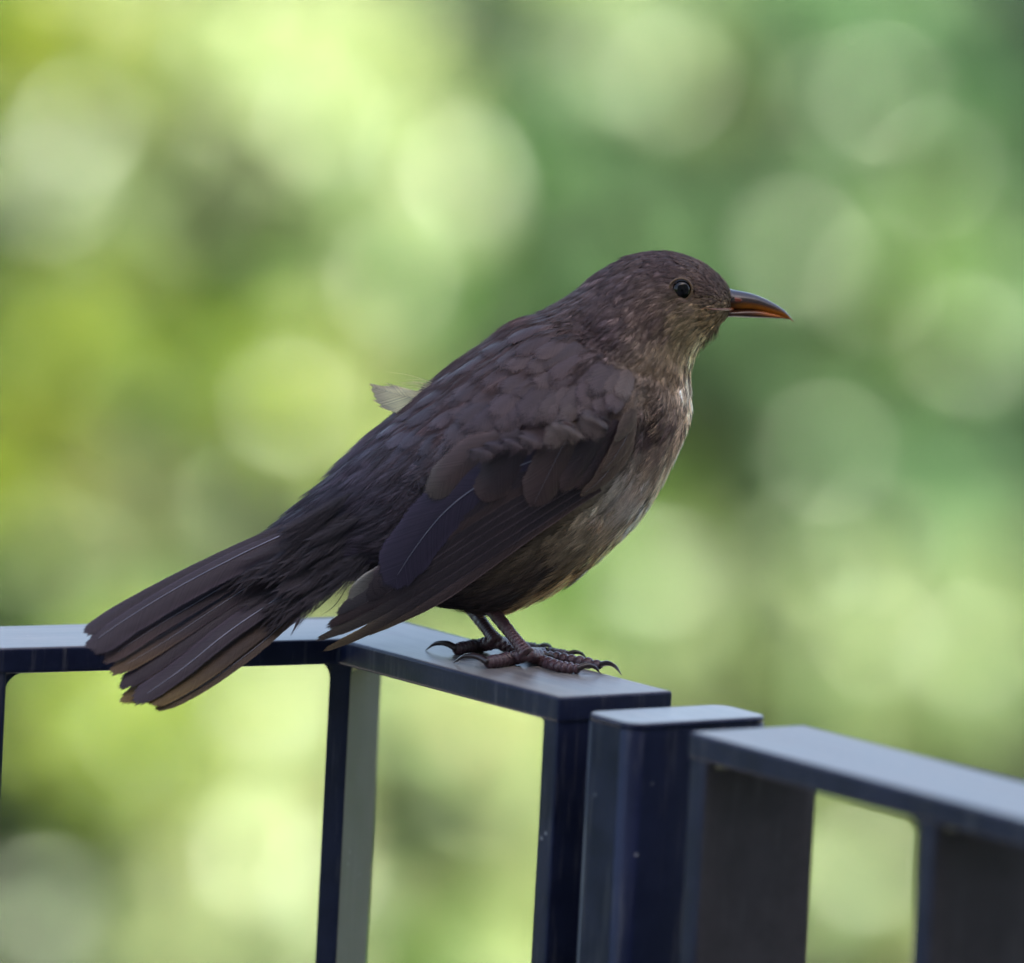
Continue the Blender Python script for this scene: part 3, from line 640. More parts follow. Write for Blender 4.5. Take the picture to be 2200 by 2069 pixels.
# ---- contour plumage: every small feather is a bundle of fine barbs along a shaft that follows the body
ELEN = np.linalg.norm(du, axis=-1)                    # metres per grid step along the body
def samp(arr, u, v):
    u = np.clip(u, 0, NU - 1.001); v = np.mod(v, NV)
    i = u.astype(int); j = v.astype(int); a = u - i; b = v - j; j2 = (j + 1) % NV
    if arr.ndim == 3: a = a[..., None]; b = b[..., None]
    return arr[i, j] * (1 - a) * (1 - b) + arr[i + 1, j] * a * (1 - b) + arr[i, j2] * (1 - a) * b + arr[i + 1, j2] * a * b
EV = np.linalg.norm(dv, axis=-1)
def plumage(name, u, v, L, W, nb, lift, base_col, edge, dark_c, sweep=0.0, fray=.25, skew=0.0):
    """u, v: root of every feather on the grid; L, W: length and half width; nb: barbs per side"""
    n = len(u); K = 7
    U = np.empty((n, K)); VV_ = np.empty((n, K)); U[:, 0] = u; VV_[:, 0] = v
    for k in range(1, K):
        st = L / (K - 1)
        el = np.maximum(samp(ELEN, U[:, k - 1], VV_[:, k - 1]), 1e-5); ev = np.maximum(samp(EV, U[:, k - 1], VV_[:, k - 1]), 1e-5)
        U[:, k] = U[:, k - 1] + st / el * math.cos(0); VV_[:, k] = VV_[:, k - 1] + st * sweep / ev
    P = samp(G, U.ravel(), VV_.ravel()).reshape(n, K, 3); NN = unit(samp(Nn, U.ravel(), VV_.ravel())).reshape(n, K, 3)
    t = np.linspace(0, 1, K)
    P = P + NN * (lift[:, None, None] * (t[None, :, None] ** .8) * L[:, None, None] + .0002)
    over = np.maximum(U - (NU - 1.001), 0)             # feathers that run off the last station continue straight
    T = unit(np.gradient(P, axis=1)); S = unit(np.cross(NN, T))
    # barbs
    B = 2 * nb; k = np.arange(nb)
    t0 = np.concatenate([k, k]) / nb * .80 + .02; sd_ = np.concatenate([-np.ones(nb), np.ones(nb)])
    t0 = t0[None] + rng.uniform(-.02, .02, (n, B)); t1 = np.minimum(t0 + .42 + rng.uniform(-.05, .08, (n, B)), 1.08)
    prof = np.sqrt(np.clip(1 - ((t1 - .52) / .56) ** 2, .02, 1))
    wl = sd_ * W[:, None] * prof * (1 - fray * rng.uniform(0, 1, (n, B)))
    def ev_at(tt):
        x = np.clip(tt, 0, .9999) * (K - 1); i = x.astype(int); a = (x - i)[..., None]; r = np.arange(n)[:, None]
        ex_ = (np.maximum(tt - 1, 0) * L[:, None])[..., None]
        return (P[r, i] * (1 - a) + P[r, i + 1] * a + T[r, K - 1] * ex_, S[r, i], NN[r, i], T[r, i])
    p0, s0, n0, q0 = ev_at(t0); tm = (t0 + t1) / 2; p1, s1, n1, q1 = ev_at(tm); p2, s2, n2, q2 = ev_at(t1)
    wl = wl[..., None]
    cam_ = .35
    m_ = p1 + s1 * wl * .62 - n1 * np.abs(wl) * cam_ * .3 + n1 * rng.normal(0, .015, wl.shape) * np.abs(wl)
    e_ = p2 + s2 * wl - n2 * np.abs(wl) * cam_ * .85 + n2 * rng.normal(0, .03, wl.shape) * np.abs(wl)
    bw = (L[:, None] / nb * .62)[..., None]
    v0a, v0b = p0 - q0 * bw, p0 + q0 * bw; v1a, v1b = m_ - q1 * bw * .8, m_ + q1 * bw * .8; v2 = e_
    Vt = np.stack([v0a, v0b, v1a, v1b, v2], 2).reshape(-1, 3)
    nbb = n * B; o = np.arange(nbb)[:, None] * 5
    Ft = np.concatenate([o + np.array([[0, 1, 3]]), o + np.array([[0, 3, 2]]), o + np.array([[2, 3, 4]])])
    # colours: dark centre, paler edge and tip
    cb = base_col[:, None, None, :] * np.ones((n, B, 5, 1))
    lv = np.array([0, 0, .6, .6, 1.0])[None, None, :, None]
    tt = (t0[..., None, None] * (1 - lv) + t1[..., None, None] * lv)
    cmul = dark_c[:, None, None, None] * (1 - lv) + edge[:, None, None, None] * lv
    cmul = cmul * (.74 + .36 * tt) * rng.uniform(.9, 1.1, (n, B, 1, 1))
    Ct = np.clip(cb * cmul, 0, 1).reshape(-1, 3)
    return Vt, Ft, Ct
def scatter(count):
    """even random roots over the whole skin"""
    area = ELEN * EV; p = (area / area.sum()).ravel(); k = rng.choice(len(p), count, p=p)
    return k // NV + rng.uniform(0, 1, count), (k % NV) + rng.uniform(0, 1, count)
def build_plumage(name, sel_count, lo, hi, Lf, Wf, nb, lift, edge=(1.1, .15), dark=(.85, .1), sweep=0, fray=.25, exclude=None, kind=True, order=None):
    u, v = scatter(sel_count); m = (u >= lo) & (u < hi)
    u, v = u[m], v[m]
    sp = np.stack([samp(SP[..., 0], u, v), samp(SP[..., 1], u, v)], -1)
    lt = samp(lat, u, v)
    if exclude is not None:
        k = ~exclude(sp, lt, u, v); u, v, sp, lt = u[k], v[k], sp[k], lt[k]
    n = len(u)
    L = Lf(sp, u) * rng.uniform(.8, 1.2, n); W = Wf(sp, u) * rng.uniform(.85, 1.15, n)
    c = plume_col(sp + rng.normal(0, 9, sp.shape)) * rng.uniform(.68, 1.3, (n, 1))
    # streaks of breast and throat
    br = smooth(0, 60, seg_dist(sp, [(1600, 690), (1535, 712), (1480, 770), (1470, 900), (1430, 990), (1370, 1080), (1280, 1180), (1120, 1290)])[0])
    st = (1 - br) * (u > .03 * NU)
    pale = rng.uniform(0, 1, n)
    c = c * (1 + st * np.where(pale < .42, -.66, 1.1))[:, None]
    chk = (np.abs(sp[:, 0] - 1390) < 70) & (np.abs(sp[:, 1] - 670) < 55)
    c = c * np.where(rng.uniform(0, 1, n) < np.where(chk, .22, .07), 1.75, 1.0)[:, None]
    V_, F_, C_ = plumage(name, u, v, L, W, nb, lift * rng.uniform(.6, 1.4, n), c, rng.normal(edge[0], edge[1], n) + .25 * st, rng.normal(dark[0], dark[1], n) - .15 * st, sweep, fray)
    return V_, F_, C_
eyeP = np.array([1462, 622])
uf = lambda st: np.interp(st, np.interp(np.linspace(0, len(ST) - 1, 1200), np.arange(len(ST)), np.arange(len(ST))), np.arange(1200))
stn_to_u = lambda s: float(np.interp(s / (len(ST) - 1) * 1199, ui, np.arange(NU)))     # station number -> grid row
u_head, u_neck, u_back = stn_to_u(4.6), stn_to_u(7.6), stn_to_u(13.2)
WINGPOLY = [(985, 975), (1290, 900), (1362, 905), (1362, 950), (1262, 1075), (1140, 1155), (962, 1290), (800, 1330), (800, 1230), (905, 1070)]
def in_poly(P, poly):
    x, y = P[..., 0], P[..., 1]; r = np.zeros(x.shape, bool); j = len(poly) - 1
    for i in range(len(poly)):
        xi, yi = poly[i]; xj, yj = poly[j]
        r ^= ((yi > y) != (yj > y)) & (x < (xj - xi) * (y - yi) / (yj - yi + 1e-9) + xi); j = i
    return r
ex_eye = lambda sp, lt, u, v: (np.linalg.norm(sp - eyeP, axis=-1) < 27) & (lt > .4)
BARE = [(985, 985), (1290, 910), (1345, 915), (1340, 950), (1245, 1050), (1120, 1125), (945, 1255), (820, 1300), (815, 1230), (915, 1075)]   # skin hidden under the folded wing
ex_wing = lambda sp, lt, u, v: in_poly(sp, BARE) & (lt > .35)
parts = []
mm = 1e-3
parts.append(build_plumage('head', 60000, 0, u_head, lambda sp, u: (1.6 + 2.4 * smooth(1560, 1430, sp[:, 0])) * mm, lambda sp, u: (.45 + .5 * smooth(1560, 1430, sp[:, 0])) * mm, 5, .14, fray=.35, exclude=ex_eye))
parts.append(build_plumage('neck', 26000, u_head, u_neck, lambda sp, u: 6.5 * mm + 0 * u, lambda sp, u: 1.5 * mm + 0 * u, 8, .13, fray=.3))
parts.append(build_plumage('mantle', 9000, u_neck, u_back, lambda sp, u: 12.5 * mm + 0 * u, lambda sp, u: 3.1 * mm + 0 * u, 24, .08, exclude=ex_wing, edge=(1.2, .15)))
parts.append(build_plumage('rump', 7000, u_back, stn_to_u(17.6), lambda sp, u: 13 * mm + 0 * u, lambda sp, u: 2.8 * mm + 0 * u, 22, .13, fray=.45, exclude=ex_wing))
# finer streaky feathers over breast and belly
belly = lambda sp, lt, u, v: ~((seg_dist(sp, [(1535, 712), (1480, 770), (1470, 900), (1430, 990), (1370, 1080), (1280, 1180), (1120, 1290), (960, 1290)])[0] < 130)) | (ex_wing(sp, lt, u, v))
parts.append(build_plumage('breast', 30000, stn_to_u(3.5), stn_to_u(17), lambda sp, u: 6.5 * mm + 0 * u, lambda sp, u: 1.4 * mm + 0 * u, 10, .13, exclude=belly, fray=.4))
def merge(parts):
    V = []; F = []; Cc = []; o = 0
    for v, f, c in parts: V.append(v); F.append(f + o); Cc.append(c); o += len(v)
    return np.vstack(V), np.vstack(F), np.vstack(Cc)
V_, F_, C_ = merge(parts)
pl = mesh_obj('plumage', V_, F_, M_plume, bird, True, C_); tag(pl, kind='stuff')
print('plumage tris', len(F_))

# ---- large single feathers
def feather(name, P3, nrm, wl, wr, col, tipcol=None, shaft=None, camber=.12, rag=.06, tip=.16, base=.45, parent=None, edge=1.12, skew=0.0, n=34, m=9, notch=0.0, taper=0.0, soft=(.05, .08)):
    """P3: centre line (root to tip); nrm: facing; wl, wr: half widths left / right of the shaft (metres)"""
    P = catmull(P3, n); T = unit(np.gradient(P, axis=0)); t = np.linspace(0, 1, n)
    Nm = np.broadcast_to(nrm, P.shape); Nm = unit(Nm - T * np.sum(Nm * T, 1, keepdims=True)); S = np.cross(T, Nm)
    Ltot = np.linalg.norm(np.diff(P, axis=0), axis=1).sum(); run = np.concatenate([[0], np.cumsum(np.linalg.norm(np.diff(P, axis=0), axis=1))])
    grow = (base + (1 - base) * smooth(0, .35, t)) * (1 - taper * smooth(.55, 1, t))
    V = []; UV = []; Cc = []; Fd = []
    sgrid = np.linspace(-1, 1, 2 * m + 1)
    nz = rng.normal(0, 1, (2, n)); nz = (nz + np.roll(nz, 1, 1)) / 1.4
    tipj = rng.uniform(-1, 1, 2 * m + 1) * rag
    for i in range(n):
        for j, s in enumerate(sgrid):
            w = (wl if s < 0 else wr) * grow[i]
            # tip: barbs near the edge end earlier
            end = 1 - tip * abs(s) ** 2.2 + skew * s * .1 + tipj[j] * (.35 + abs(s)) * .35
            ti = t[i] * end
            x = ti * (n - 1); a = min(int(x), n - 2); fr = x - a
            p = P[a] * (1 - fr) + P[a + 1] * fr; sv = S[a]; nv = Nm[a]
            wob = 1 + .012 * nz[0 if s < 0 else 1, i] * abs(s)
            V.append(p + sv * s * w * wob - nv * camber * w * s * s + nv * .00003 * rng.normal())
            UV.append((s * w * 1000, ti * Ltot * 1000)); Fd.append(min((1 - t[i]) / soft[0], (1 - abs(s)) / soft[1], 1.0) * 1.1)
            c = np.array(col)
            if tipcol is not None: c = c * (1 - smooth(.55, 1, t[i])) + np.array(tipcol) * smooth(.55, 1, t[i])
            Cc.append(c * (1 + (edge - 1) * max(0, (abs(s) - .74) / .26)) * (1 - .12 * math.exp(-(s / .2) ** 2)))
    k = 2 * m + 1
    id_ = np.arange(n * k).reshape(n, k)
    Fq = np.stack([id_[:-1, :-1], id_[:-1, 1:], id_[1:, 1:], id_[1:, :-1]], -1).reshape(-1, 4)
    if notch:                                            # splits between barbs near the edge
        pass
    o = mesh_obj(name, np.array(V), Fq, M_feather, parent or bird, True, np.array(Cc), np.array(UV), Fd)
    if shaft:
        Q = catmull(P3, n) + Nm * .00012
        keep = t < .96
        rad = shaft * (1 - .75 * t[keep])
        v, f = tube(Q[keep][::3], rad[::3], 6, None)
        sh = mesh_obj('shaft', v, f, M_shaft, o)
    return o
toward = -f_
def mirror(p): 
    p = np.asarray(p); return p - 2 * (p @ NB)[..., None] * NB
# near wing surface: smooth cubic fit through the flank and hand-set depths for the free wing tip
sx, sy, sz = [], [], []
for X in range(960, 1380, 20):
    for Y in range(860, 1280, 20):
        if in_poly(np.array([X, Y]), [(960, 960), (1290, 860), (1380, 880), (1360, 950), (1262, 1075), (1140, 1155), (1000, 1250), (960, 1200)]):
            h = hit(X, Y)
            if h is not None: sx.append(X); sy.append(Y); sz.append((h @ NB) - .0022)
for (X, Y, z, w) in ((680, 1385, -.013, 14), (770, 1372, -.016, 14), (700, 1300, -.017, 8), (760, 1250, -.020, 10), (830, 1200, -.0255, 10), (850, 1320, -.022, 10), (960, 1285, -.0285, 10), (900, 1080, -.029, 10), (940, 1180, -.031, 10)):
    for _ in range(w): sx.append(X); sy.append(Y); sz.append(z)
sx, sy, sz = map(np.array, (sx, sy, sz))
def basis(x, y):
    x = (np.asarray(x, float) - 1000) / 300; y = (np.asarray(y, float) - 1100) / 250
    return np.stack([x ** 0, x, y, x * x, x * y, y * y, x ** 3, x * x * y, x * y * y, y ** 3], -1)
WC = np.linalg.lstsq(basis(sx, sy), sz, rcond=None)[0]
def wp(px, py, lay=0.0): return on_mid(px, py, float(basis(px, py) @ WC) - lay * .00026)
def wing_normal(px, py):
    a = wp(px + 15, py) - wp(px - 15, py); b = wp(px, py + 15) - wp(px, py - 15); n_ = unit(np.cross(a, b))
    return n_ if n_ @ toward > 0 else -n_
dk = srgb(56, 45, 48); dkb = srgb(54, 45, 60); br_ = srgb(70, 54, 53); ol = srgb(94, 76, 56)
WING = [ # name, centre line, half widths up / down (pixels), layer, colour, tip colour, shaft
    ('primary', [(1290, 1050), (1143, 1143), (962, 1272), (860, 1330), (770, 1371)], 16, 14, 0.0, br_, ol, 0),
    ('primary', [(1290, 1040), (1130, 1136), (940, 1262), (800, 1352), (691, 1401)], 24, 14, 1.0, dk, ol, 0),
    ('primary', [(1280, 1030), (1120, 1122), (930, 1245), (790, 1330), (677, 1379)], 34, 16, 2.0, dk, srgb(80, 68, 60), 0),
    ('primary', [(1270, 1022), (1110, 1108), (920, 1228), (800, 1300), (700, 1352)], 40, 16, 3.0, dk, br_, 0),
    ('primary', [(1262, 1012), (1100, 1095), (910, 1212), (800, 1278), (720, 1322)], 40, 16, 4.0, dk, srgb(74, 66, 68), 0),
    ('secondary', [(1100, 1100), (960, 1165), (860, 1215), (790, 1255), (748, 1300)], 22, 30, 3.4, dk, srgb(120, 112, 104), 0),
    ('secondary', [(1250, 1005), (1090, 1080), (930, 1185), (850, 1240), (790, 1292)], 36, 18, 5.0, dk, dk, 0),
    ('secondary', [(1235, 1000), (1080, 1068), (925, 1170), (860, 1225), (805, 1280)], 40, 20, 6.0, br_, dk, 0),
    ('secondary', [(1215, 990), (1070, 1050), (930, 1150), (875, 1215), (822, 1270)], 50, 26, 7.0, dk, dk, 0),
    ('secondary', [(1180, 975), (1050, 1030), (960, 1095), (890, 1180), (836, 1266)], 62, 46, 8.0, dkb, dkb, 1.3e-4),
    ('greater_covert', [(1075, 940), (1010, 985), (960, 1030), (916, 1070)], 44, 40, 10.0, br_, srgb(74, 64, 60), 0),
    ('greater_covert', [(1130, 935), (1090, 985), (1055, 1040), (1032, 1078)], 50, 46, 11.0, dk, br_, 0),
    ('greater_covert', [(1232, 915), (1200, 975), (1165, 1045), (1142, 1092)], 46, 44, 12.0, br_, br_, 5e-5),
    ('greater_covert', [(1300, 900), (1268, 960), (1235, 1010), (1205, 1060)], 30, 34, 11.0, dk, br_, 0),
    ('greater_covert', [(1330, 905), (1300, 965), (1265, 1020), (1236, 1052)], 26, 26, 9.0, dk, br_, 0),
    ('alula_feather', [(1356, 905), (1335, 970), (1290, 1030), (1246, 1066)], 26, 28, 13.0, srgb(78, 62, 56), srgb(82, 66, 58), 5e-5),
    ('alula_feather', [(1362, 895), (1345, 940), (1318, 985), (1290, 1016)], 24, 24, 15.0, srgb(80, 64, 58), srgb(86, 70, 62), 5e-5),
    ('alula_feather', [(1362, 880), (1352, 905), (1336, 930), (1320, 950)], 20, 20, 17.0, srgb(84, 70, 64), srgb(92, 78, 70), 0),
]
for (nm, line, wu, wd, lay, c0, c1, sh) in WING:
    mid = line[len(line) // 2]
    cr_ = unit(wing_normal(*mid))
    P3 = np.array([wp(x, y, lay) for x, y in line])
    feather(nm, P3, cr_, wd / PXM, wu / PXM, c0, c1, sh or None, soft=(.10, .22) if 'covert' in nm else (.04, .035), camber=.30 if 'covert' in nm else .16, tip=.16 if 'covert' not in nm else .34, base=.5, edge=1.5 if c0 == dkb else 3.6 if nm in ('primary', 'secondary') else 1.7, taper={'primary': .45, 'alula_feather': .55}.get(nm, 0))
    # the far wing is the mirror image
    P3 = P3[0] + (P3 - P3[0]) * (.72 if nm in ('primary', 'secondary') else 1)
    feather(nm, mirror(P3), mirror(cr_), wu / PXM, wd / PXM, c0, c1, None, camber=.10, tip=.16, base=.5, edge=1.25)

# ---- broad overlapping feathers of mantle, scapulars and lesser coverts
def plumes_from_lines(P, W, nb, col, fray=.25, edge=1.1):
    n, K, _ = P.shape
    T = unit(np.gradient(P, axis=1)); NN = unit(np.broadcast_to(toward, P.shape) * .8 + np.array([0, 0, .3])); NN = unit(NN - T * np.sum(NN * T, -1, keepdims=True)); S = np.cross(NN, T)
    B = 2 * nb; k = np.arange(nb); t0 = np.concatenate([k, k]) / nb * .8 + .02; sd_ = np.concatenate([-np.ones(nb), np.ones(nb)])
    t0 = t0[None] + rng.uniform(-.02, .02, (n, B)); t1 = np.minimum(t0 + .42 + rng.uniform(-.05, .08, (n, B)), 1.0)
    prof = np.sqrt(np.clip(1 - ((t1 - .52) / .56) ** 2, .02, 1)); wl = (sd_ * W[:, None] * prof * (1 - fray * rng.uniform(0, 1, (n, B))))[..., None]
    r = np.arange(n)[:, None]
    def ev_at(tt):
        x = np.clip(tt, 0, .9999) * (K - 1); i = x.astype(int); a = (x - i)[..., None]
        return P[r, i] * (1 - a) + P[r, i + 1] * a, S[r, i], NN[r, i], T[r, i]
    p0, s0, n0, q0 = ev_at(t0); p1, s1, n1, q1 = ev_at((t0 + t1) / 2); p2, s2, n2, q2 = ev_at(t1)
    m_ = p1 + s1 * wl * .62 - n1 * np.abs(wl) * .08; e_ = p2 + s2 * wl - n2 * np.abs(wl) * .28 + n2 * rng.normal(0, .05, wl.shape) * np.abs(wl)
    Ls = np.linalg.norm(P[:, -1] - P[:, 0], axis=-1); bw = (Ls[:, None] / nb * .62)[..., None]
    Vt = np.stack([p0 - q0 * bw, p0 + q0 * bw, m_ - q1 * bw * .8, m_ + q1 * bw * .8, e_], 2).reshape(-1, 3)
    o = np.arange(n * B)[:, None] * 5
    Ft = np.concatenate([o + np.array([[0, 1, 3]]), o + np.array([[0, 3, 2]]), o + np.array([[2, 3, 4]])])
    lv = np.array([0, 0, .6, .6, 1.0])[None, None, :, None]
    cm = (.88 * (1 - lv) + edge * lv) * (.85 + .22 * (t0[..., None, None] * (1 - lv) + t1[..., None, None] * lv)) * rng.uniform(.92, 1.08, (n, B, 1, 1))
    return Vt, Ft, np.clip(col[:, None, None] * cm, 0, 1).reshape(-1, 3)
def hitn(px, py):
    d = Vector(ray(px, py)).normalized(); r = bvh.ray_cast(Vector(CAM), d)
    if r[0] is None: return None, None
    n_ = np.array(r[1]); n_ = n_ if n_ @ toward > 0 else -n_
    return np.array(r[0]), n_
def skin_feather(name, x0, y0, ang, l, hw, col, lift, over=0.0, edge=1.3, rag=.35, tip=.34, root=.0005, sh=None):
    K = 6; P3 = []; nn = []
    for k in range(K):
        g = k / (K - 1); x = x0 + math.cos(ang) * l * g; y = y0 - math.sin(ang) * l * g
        p, n_ = hitn(x, y)
        if p is None:
            if len(P3) < 2: return None
            p = P3[-1] + (P3[-1] - P3[-2]); n_ = nn[-1]
        else:
            if over:                    # lies over the folded wing
                zw = float(basis(x, y) @ WC) - over
                if in_poly(np.array([x, y]), WINGPOLY) and zw < float(p @ NB): p = on_mid(x, y, zw)
            p = p + n_ * (root + lift * g ** .8)
        P3.append(p); nn.append(n_)
    P3 = np.array(P3)
    return feather(name, P3, unit(np.mean(nn, 0)), hw / PXM, hw / PXM, tuple(col * .92), tuple(col * 1.12), sh, camber=.22, rag=rag, tip=tip, base=.75, edge=edge, n=18, m=8, soft=(.5, .6))
# tracts: rows of roots along a line, direction at its two ends, length, half width, lift
TRACTS = [
    ('median_covert', [(1010, 925), (1150, 905)], 4, 230, 236, 96, 34, .0020),
    ('median_covert', [(1160, 900), (1310, 868)], 4, 236, 244, 96, 34, .0022),
    ('mantle_feather', [(1150, 690), (1330, 800)], 7, 214, 226, 95, 30, .0013),
    ('mantle_feather', [(1100, 712), (1310, 820)], 8, 216, 228, 100, 32, .0013),
    ('mantle_feather', [(1045, 748), (1270, 838)], 8, 217, 228, 105, 32, .0013),
    ('mantle_feather', [(995, 785), (1215, 850)], 8, 218, 228, 105, 32, .0013),
    ('mantle_feather', [(948, 822), (1150, 870)], 7, 219, 228, 100, 30, .0013),
    ('mantle_feather', [(905, 862), (1090, 895)], 6, 220, 228, 95, 28, .0013),
    ('mantle_feather', [(865, 902), (1030, 930)], 6, 220, 226, 92, 26, .0013),
    ('mantle_feather', [(828, 942), (980, 980)], 6, 220, 224, 90, 24, .0013),
    ('scapular_feather', [(1015, 880), (1320, 800)], 9, 226, 240, 120, 36, .0030),
    ('scapular_feather', [(1040, 850), (1340, 790)], 9, 226, 242, 118, 36, .0026),
    ('lesser_covert', [(1240, 845), (1352, 818)], 4, 238, 252, 92, 26, .0034),
    ('lesser_covert', [(1270, 800), (1358, 786)], 4, 236, 252, 92, 26, .0026),
]
for (nm, (pa, pb), cnt, a0, a1, l, hw, lf) in TRACTS:
    for k in range(cnt):
        g = (k + .5) / cnt; x = pa[0] + (pb[0] - pa[0]) * g + rng.normal(0, 6); y = pa[1] + (pb[1] - pa[1]) * g + rng.normal(0, 6)
        col = plume_col(np.array([[x - 30, y + 30]]))[0] * rng.uniform(.8, 1.2) * (.72 if nm == 'median_covert' else 1)
        skin_feather(nm, x, y, R(a0 + (a1 - a0) * g + rng.normal(0, 4)), l * rng.uniform(.88, 1.14), hw * rng.uniform(.88, 1.12), col, lf * rng.uniform(.8, 1.25), over={'mantle_feather': 0, 'median_covert': .0033, 'scapular_feather': .0028}.get(nm, .0022), rag=.2, tip=.4, edge=1.0)
# loose flank plumes beside the wing on the rump
sc = []; P_ = []; C_l = []
for k in range(110):
    x, y = rng.uniform(885, 985), 0; y = 1075 - (x - 890) * 1.1 + rng.uniform(-40, 30); a = R(226 + rng.normal(0, 4)); l = rng.uniform(70, 105); ln = []
    for q_ in range(7):
        p, n_ = hitn(x + math.cos(a) * l * q_ / 6, y - math.sin(a) * l * q_ / 6)
        if p is None: break
        ln.append(p + n_ * (.0006 + .0016 * q_ / 6))
    if len(ln) == 7: P_.append(ln); C_l.append(plume_col(np.array([[x, y]]))[0] * rng.uniform(.8, 1.15))
Vt, Ft, Ct = plumes_from_lines(np.array(P_), np.full(len(P_), .0024), 20, np.array(C_l))
tag(mesh_obj('flank_plumes', Vt, Ft, M_plume, bird, True, Ct), kind='stuff')

# ---- tail: feathers fanned below one another, shafts pale
def tp(px, py, off): return on_mid(px, py, off)
tail_n = unit(toward + np.array([0.05, 0, .55]))
t1c = srgb(53, 43, 49); t2c = srgb(48, 38, 43); tol = srgb(98, 78, 46)
TAIL = [ # centre line, half width up / down in pixels, depth (mm, nearer the camera is negative), colour, tip, shaft radius
    ([(640, 1115), (520, 1176), (380, 1244), (260, 1308), (178, 1362)], 15, 20, -1.5, t2c, t1c, 0),
    ([(650, 1130), (534, 1183), (400, 1252), (280, 1324), (182, 1392)], 17, 38, -4.0, t1c, t1c, 1.7e-4),
    ([(660, 1150), (545, 1220), (430, 1290), (330, 1350), (218, 1424)], 22, 18, -2.6, t2c, br_, 1.1e-4),
    ([(668, 1165), (560, 1242), (445, 1318), (345, 1384), (236, 1448)], 20, 18, -3.2, t2c, srgb(84, 64, 46), 9e-5),
    ([(674, 1178), (570, 1256), (460, 1334), (360, 1404), (252, 1478)], 20, 20, -3.8, t2c, t2c, 0),
    ([(680, 1188), (584, 1268), (476, 1350), (372, 1434), (256, 1512)], 22, 20, -4.6, t2c, tol, 0),
    ([(700, 1214), (600, 1283), (490, 1358), (390, 1438), (284, 1512)], 28, 20, -7.0, t1c, t1c, 2.1e-4),
    ([(706, 1236), (612, 1312), (528, 1380), (428, 1456), (322, 1516)], 26, 16, -5.8, srgb(60, 46, 40), tol, 0),
    ([(714, 1248), (624, 1326), (546, 1394), (440, 1470), (332, 1528)], 22, 14, -5.2, srgb(66, 52, 44), srgb(84, 68, 50), 1.4e-4),
    ([(690, 1225), (590, 1300), (500, 1370), (400, 1450), (300, 1505)], 24, 24, -1.0, t2c, tol, 0),
    ([(670, 1160), (560, 1230), (440, 1300), (340, 1370), (240, 1434)], 28, 28, 2.0, t2c, t2c, 0),
    ([(660, 1140), (540, 1205), (410, 1280), (300, 1345), (200, 1404)], 28, 28, 3.5, t2c, t2c, 0),
]
for (line, wu, wd, dep, c0, c1, sh) in TAIL:
    P3 = np.array([tp(x, y, dep * mm - .001 - .0075 * k) for k, (x, y) in enumerate(line)])
    feather('tail_feather', P3, tail_n, wd / PXM, wu / PXM, c0, c1, sh or None, camber=.22, rag=.05, tip=.075, base=.45, edge=1.8, n=40, soft=(.02, .05))

# ---- long coverts that run from the rump onto the tail
COV = []
for k in range(80):
    a = rng.uniform(0, 1); b = rng.uniform(0, 1)              # a: across (0 upper edge), b: along
    x0 = 760 - 150 * b + 60 * a; y0 = 1050 + 128 * b + (150 - 55 * b) * a
    if in_poly(np.array([x0, y0]), WINGPOLY): continue
    COV.append((b, x0, y0, a))
COV.sort(key=lambda q_: -q_[0])
PL = []; PC = []
for i_, (b, x0, y0, a) in enumerate(COV):
    an = R(208 + 9 * a + rng.normal(0, 3)); l = rng.uniform(120, 185); an2 = an + R(rng.normal(2, 4)); P3 = []
    for q_ in range(7):
        g_ = q_ / 6; x = x0 + (math.cos(an) * (1 - g_) + math.cos(an2) * g_) * l * g_; y = y0 - (math.sin(an) * (1 - g_) + math.sin(an2) * g_) * l * g_
        h = hit(x, y); z = -.0085 - .012 * (1 - b) * (1 - g_) - .009 * g_ - .002 * a
        if h is not None: z = min(z, float(h @ NB) - .0004)
        P3.append(on_mid(x, y, z - .0010 * g_))
    PL.append(P3); PC.append(np.array(srgb(54, 47, 51)) * rng.uniform(.8, 1.2))
Vt, Ft, Ct = plumes_from_lines(np.array(PL), np.full(len(PL), .0023) * rng.uniform(.8, 1.2, len(PL)), 34, np.array(PC), fray=.4, edge=1.25)
tag(mesh_obj('tail_coverts', Vt, Ft, M_plume, bird, True, Ct), kind='stuff')

# ---- loose pale feather standing off the back, and wisps under the tail
def wisp(name, lines, off, wid, cols, barbs=None):
    pr = []
    for ln, w_, c_ in zip(lines, wid, cols):
        P = np.array([on_mid(x, y, off) for x, y in ln])
        v, f = tube(P, [w_, w_ * .8, w_ * .15], 5); pr.append((v, f))
    V, F = join(pr); cc = np.tile(np.array(cols[0]), (len(V), 1))
    return mesh_obj(name, V, F, M_plume, bird, True, cc)
pale = srgb(222, 214, 176)
P3 = np.array([on_mid(x, y, .002) for x, y in [(950, 872), (895, 858), (845, 845), (796, 830)]])
feather('loose_feather', P3, toward, 40 / PXM, 18 / PXM, pale, srgb(170, 160, 140), 5e-5, camber=.1, tip=.34, rag=.3, base=.9)
ln = []
for k in range(26):
    x0, y0 = 935 + rng.normal(0, 6), 835 + rng.uniform(-16, 26); l = rng.uniform(40, 105); a = rng.normal(.10, .16)
    ln.append([(x0, y0), (x0 - l * .5, y0 - l * .5 * a - 4), (x0 - l, y0 - l * a)])
wisp('down_wisps', ln, .001, [7e-5] * len(ln), [srgb(190, 178, 146)] * len(ln))
ln = [[(735, 1255), (690, 1300), (632, 1348)], [(728, 1262), (675, 1310), (620, 1340)], [(745, 1262), (720, 1300), (686, 1325)], [(722, 1262), (660, 1312), (628, 1338)]]
wisp('undertail_wisps', ln, -.004, [1.4e-4] * 4, [srgb(46, 40, 44)] * 4)
